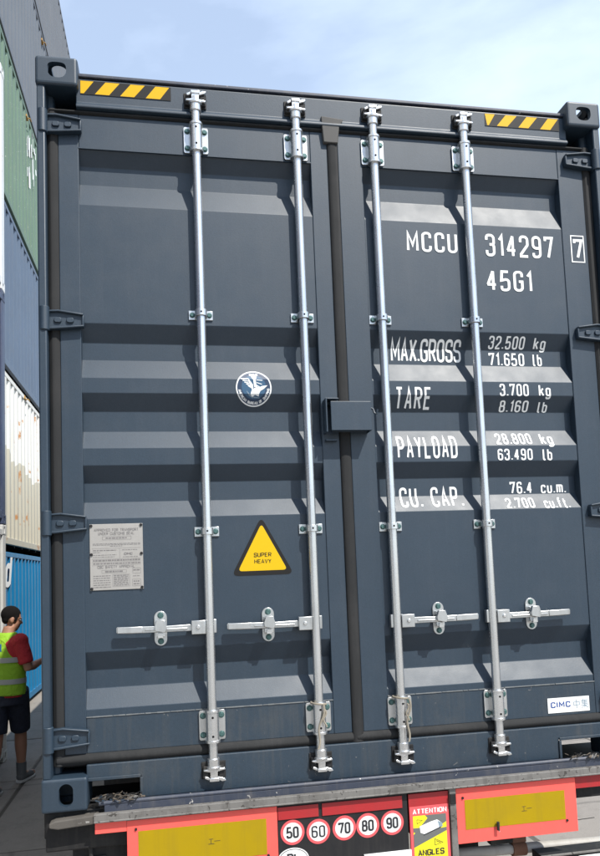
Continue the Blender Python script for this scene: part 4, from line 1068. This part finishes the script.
    for z_, nm in ((1.235, 0), (1.03, 1)):
        b = MB(); b.loft([(tor(0, 0, z_ - .024), .195, .1485, tz), (tor(0, 0, z_ + .024), .1945, .1485, tz)], 'silver_tape', 32); b.build('reflective_band', vest, 0, True)
    b = MB(); q = [tor(-.09 + .155 * k / 5, -.152 + .020 * abs(k - 2.5) ** 2 / 6.25, 0) for k in range(6)]; vs = []
    for v in q: vs += [(v.x, v.y, 1.32), (v.x, v.y, 1.39)]
    b.add(vs, [(2 * i, 2 * i + 2, 2 * i + 3, 2 * i + 1) for i in range(5)], 'patch_blue'); b.build('back_patch', vest)
    # shorts
    b = MB(); m = 'navy_cloth'
    b.loft([(V((0, .0, .80)), .165, .125), (V((0, .01, .90)), .168, .128), (tor(0, 0, .965), .165, .12, tz)], m, 22)
    for s in (-1, 1): b.tube([hip[s] + V((0, 0, .02)), hip[s].lerp(kn[s], .5), hip[s].lerp(kn[s], .93)], [.108, .104, .094], m, 16)
    remeshed(b, 'shorts', .011, 4, P)
    # socks and shoes
    for s in (-1, 1):
        b = MB(); b.tube([an[s] + (kn[s] - an[s]).normalized() * .12, an[s]], [.050, .048], 'shoe_grey', 14); b.build('sock', P, 0, True)
        fd = (toe[s] - an[s]); fd.z = 0; fd.normalize(); sd_ = V((fd.y, -fd.x, 0)); lift = .045 if s < 0 else 0
        b = MB(); bs = V((an[s].x, an[s].y, 0)) - fd * .055
        def shoe(b, m_, z0, z1, g):
            rings = []
            secs = ((0, .030), (.03, .040), (.10, .040), (.19, .048), (.255, .038), (.282, .018))
            for z_, gg in ((z0, g), (z1, g)):
                rings.append([(bs + fd * t + sd_ * w_ * gg + V((0, 0, z_ + lift * max(0, 1 - t / .18)))) for t, w_ in secs] + [(bs + fd * t - sd_ * w_ * gg + V((0, 0, z_ + lift * max(0, 1 - t / .18)))) for t, w_ in reversed(secs)])
            n = len(rings[0]); b.add(rings[0] + rings[1], [tuple(range(n))[::-1], tuple(range(n, 2 * n))] + [(i, (i + 1) % n, (i + 1) % n + n, i + n) for i in range(n)], m_)
        shoe(b, 'shoe_sole', .002, .028, 1.06); so = b.build('shoe_sole', None, .006, True, 2)
        b = MB(); L0 = V((0, 0, lift))
        b.tube([bs + fd * .012 + V((0, 0, .055)) + L0, bs + fd * .07 + V((0, 0, .062)) + L0 * .8, bs + fd * .14 + V((0, 0, .050)) + L0 * .3, bs + fd * .22 + V((0, 0, .038)), bs + fd * .272 + V((0, 0, .030))], [.036, .044, .044, .040, .022], 'shoe_grey', 14)
        b.tube([bs + fd * .05 + V((0, 0, .05)) + L0, bs + fd * .06 + V((0, 0, .115)) + L0], [.046, .046], 'shoe_grey', 14)
        sh_ = remeshed(b, 'shoe', .008, 3, P); so.parent = sh_
    return P
fp = onz(16, 776); person((-1.10, 4.72, 0))
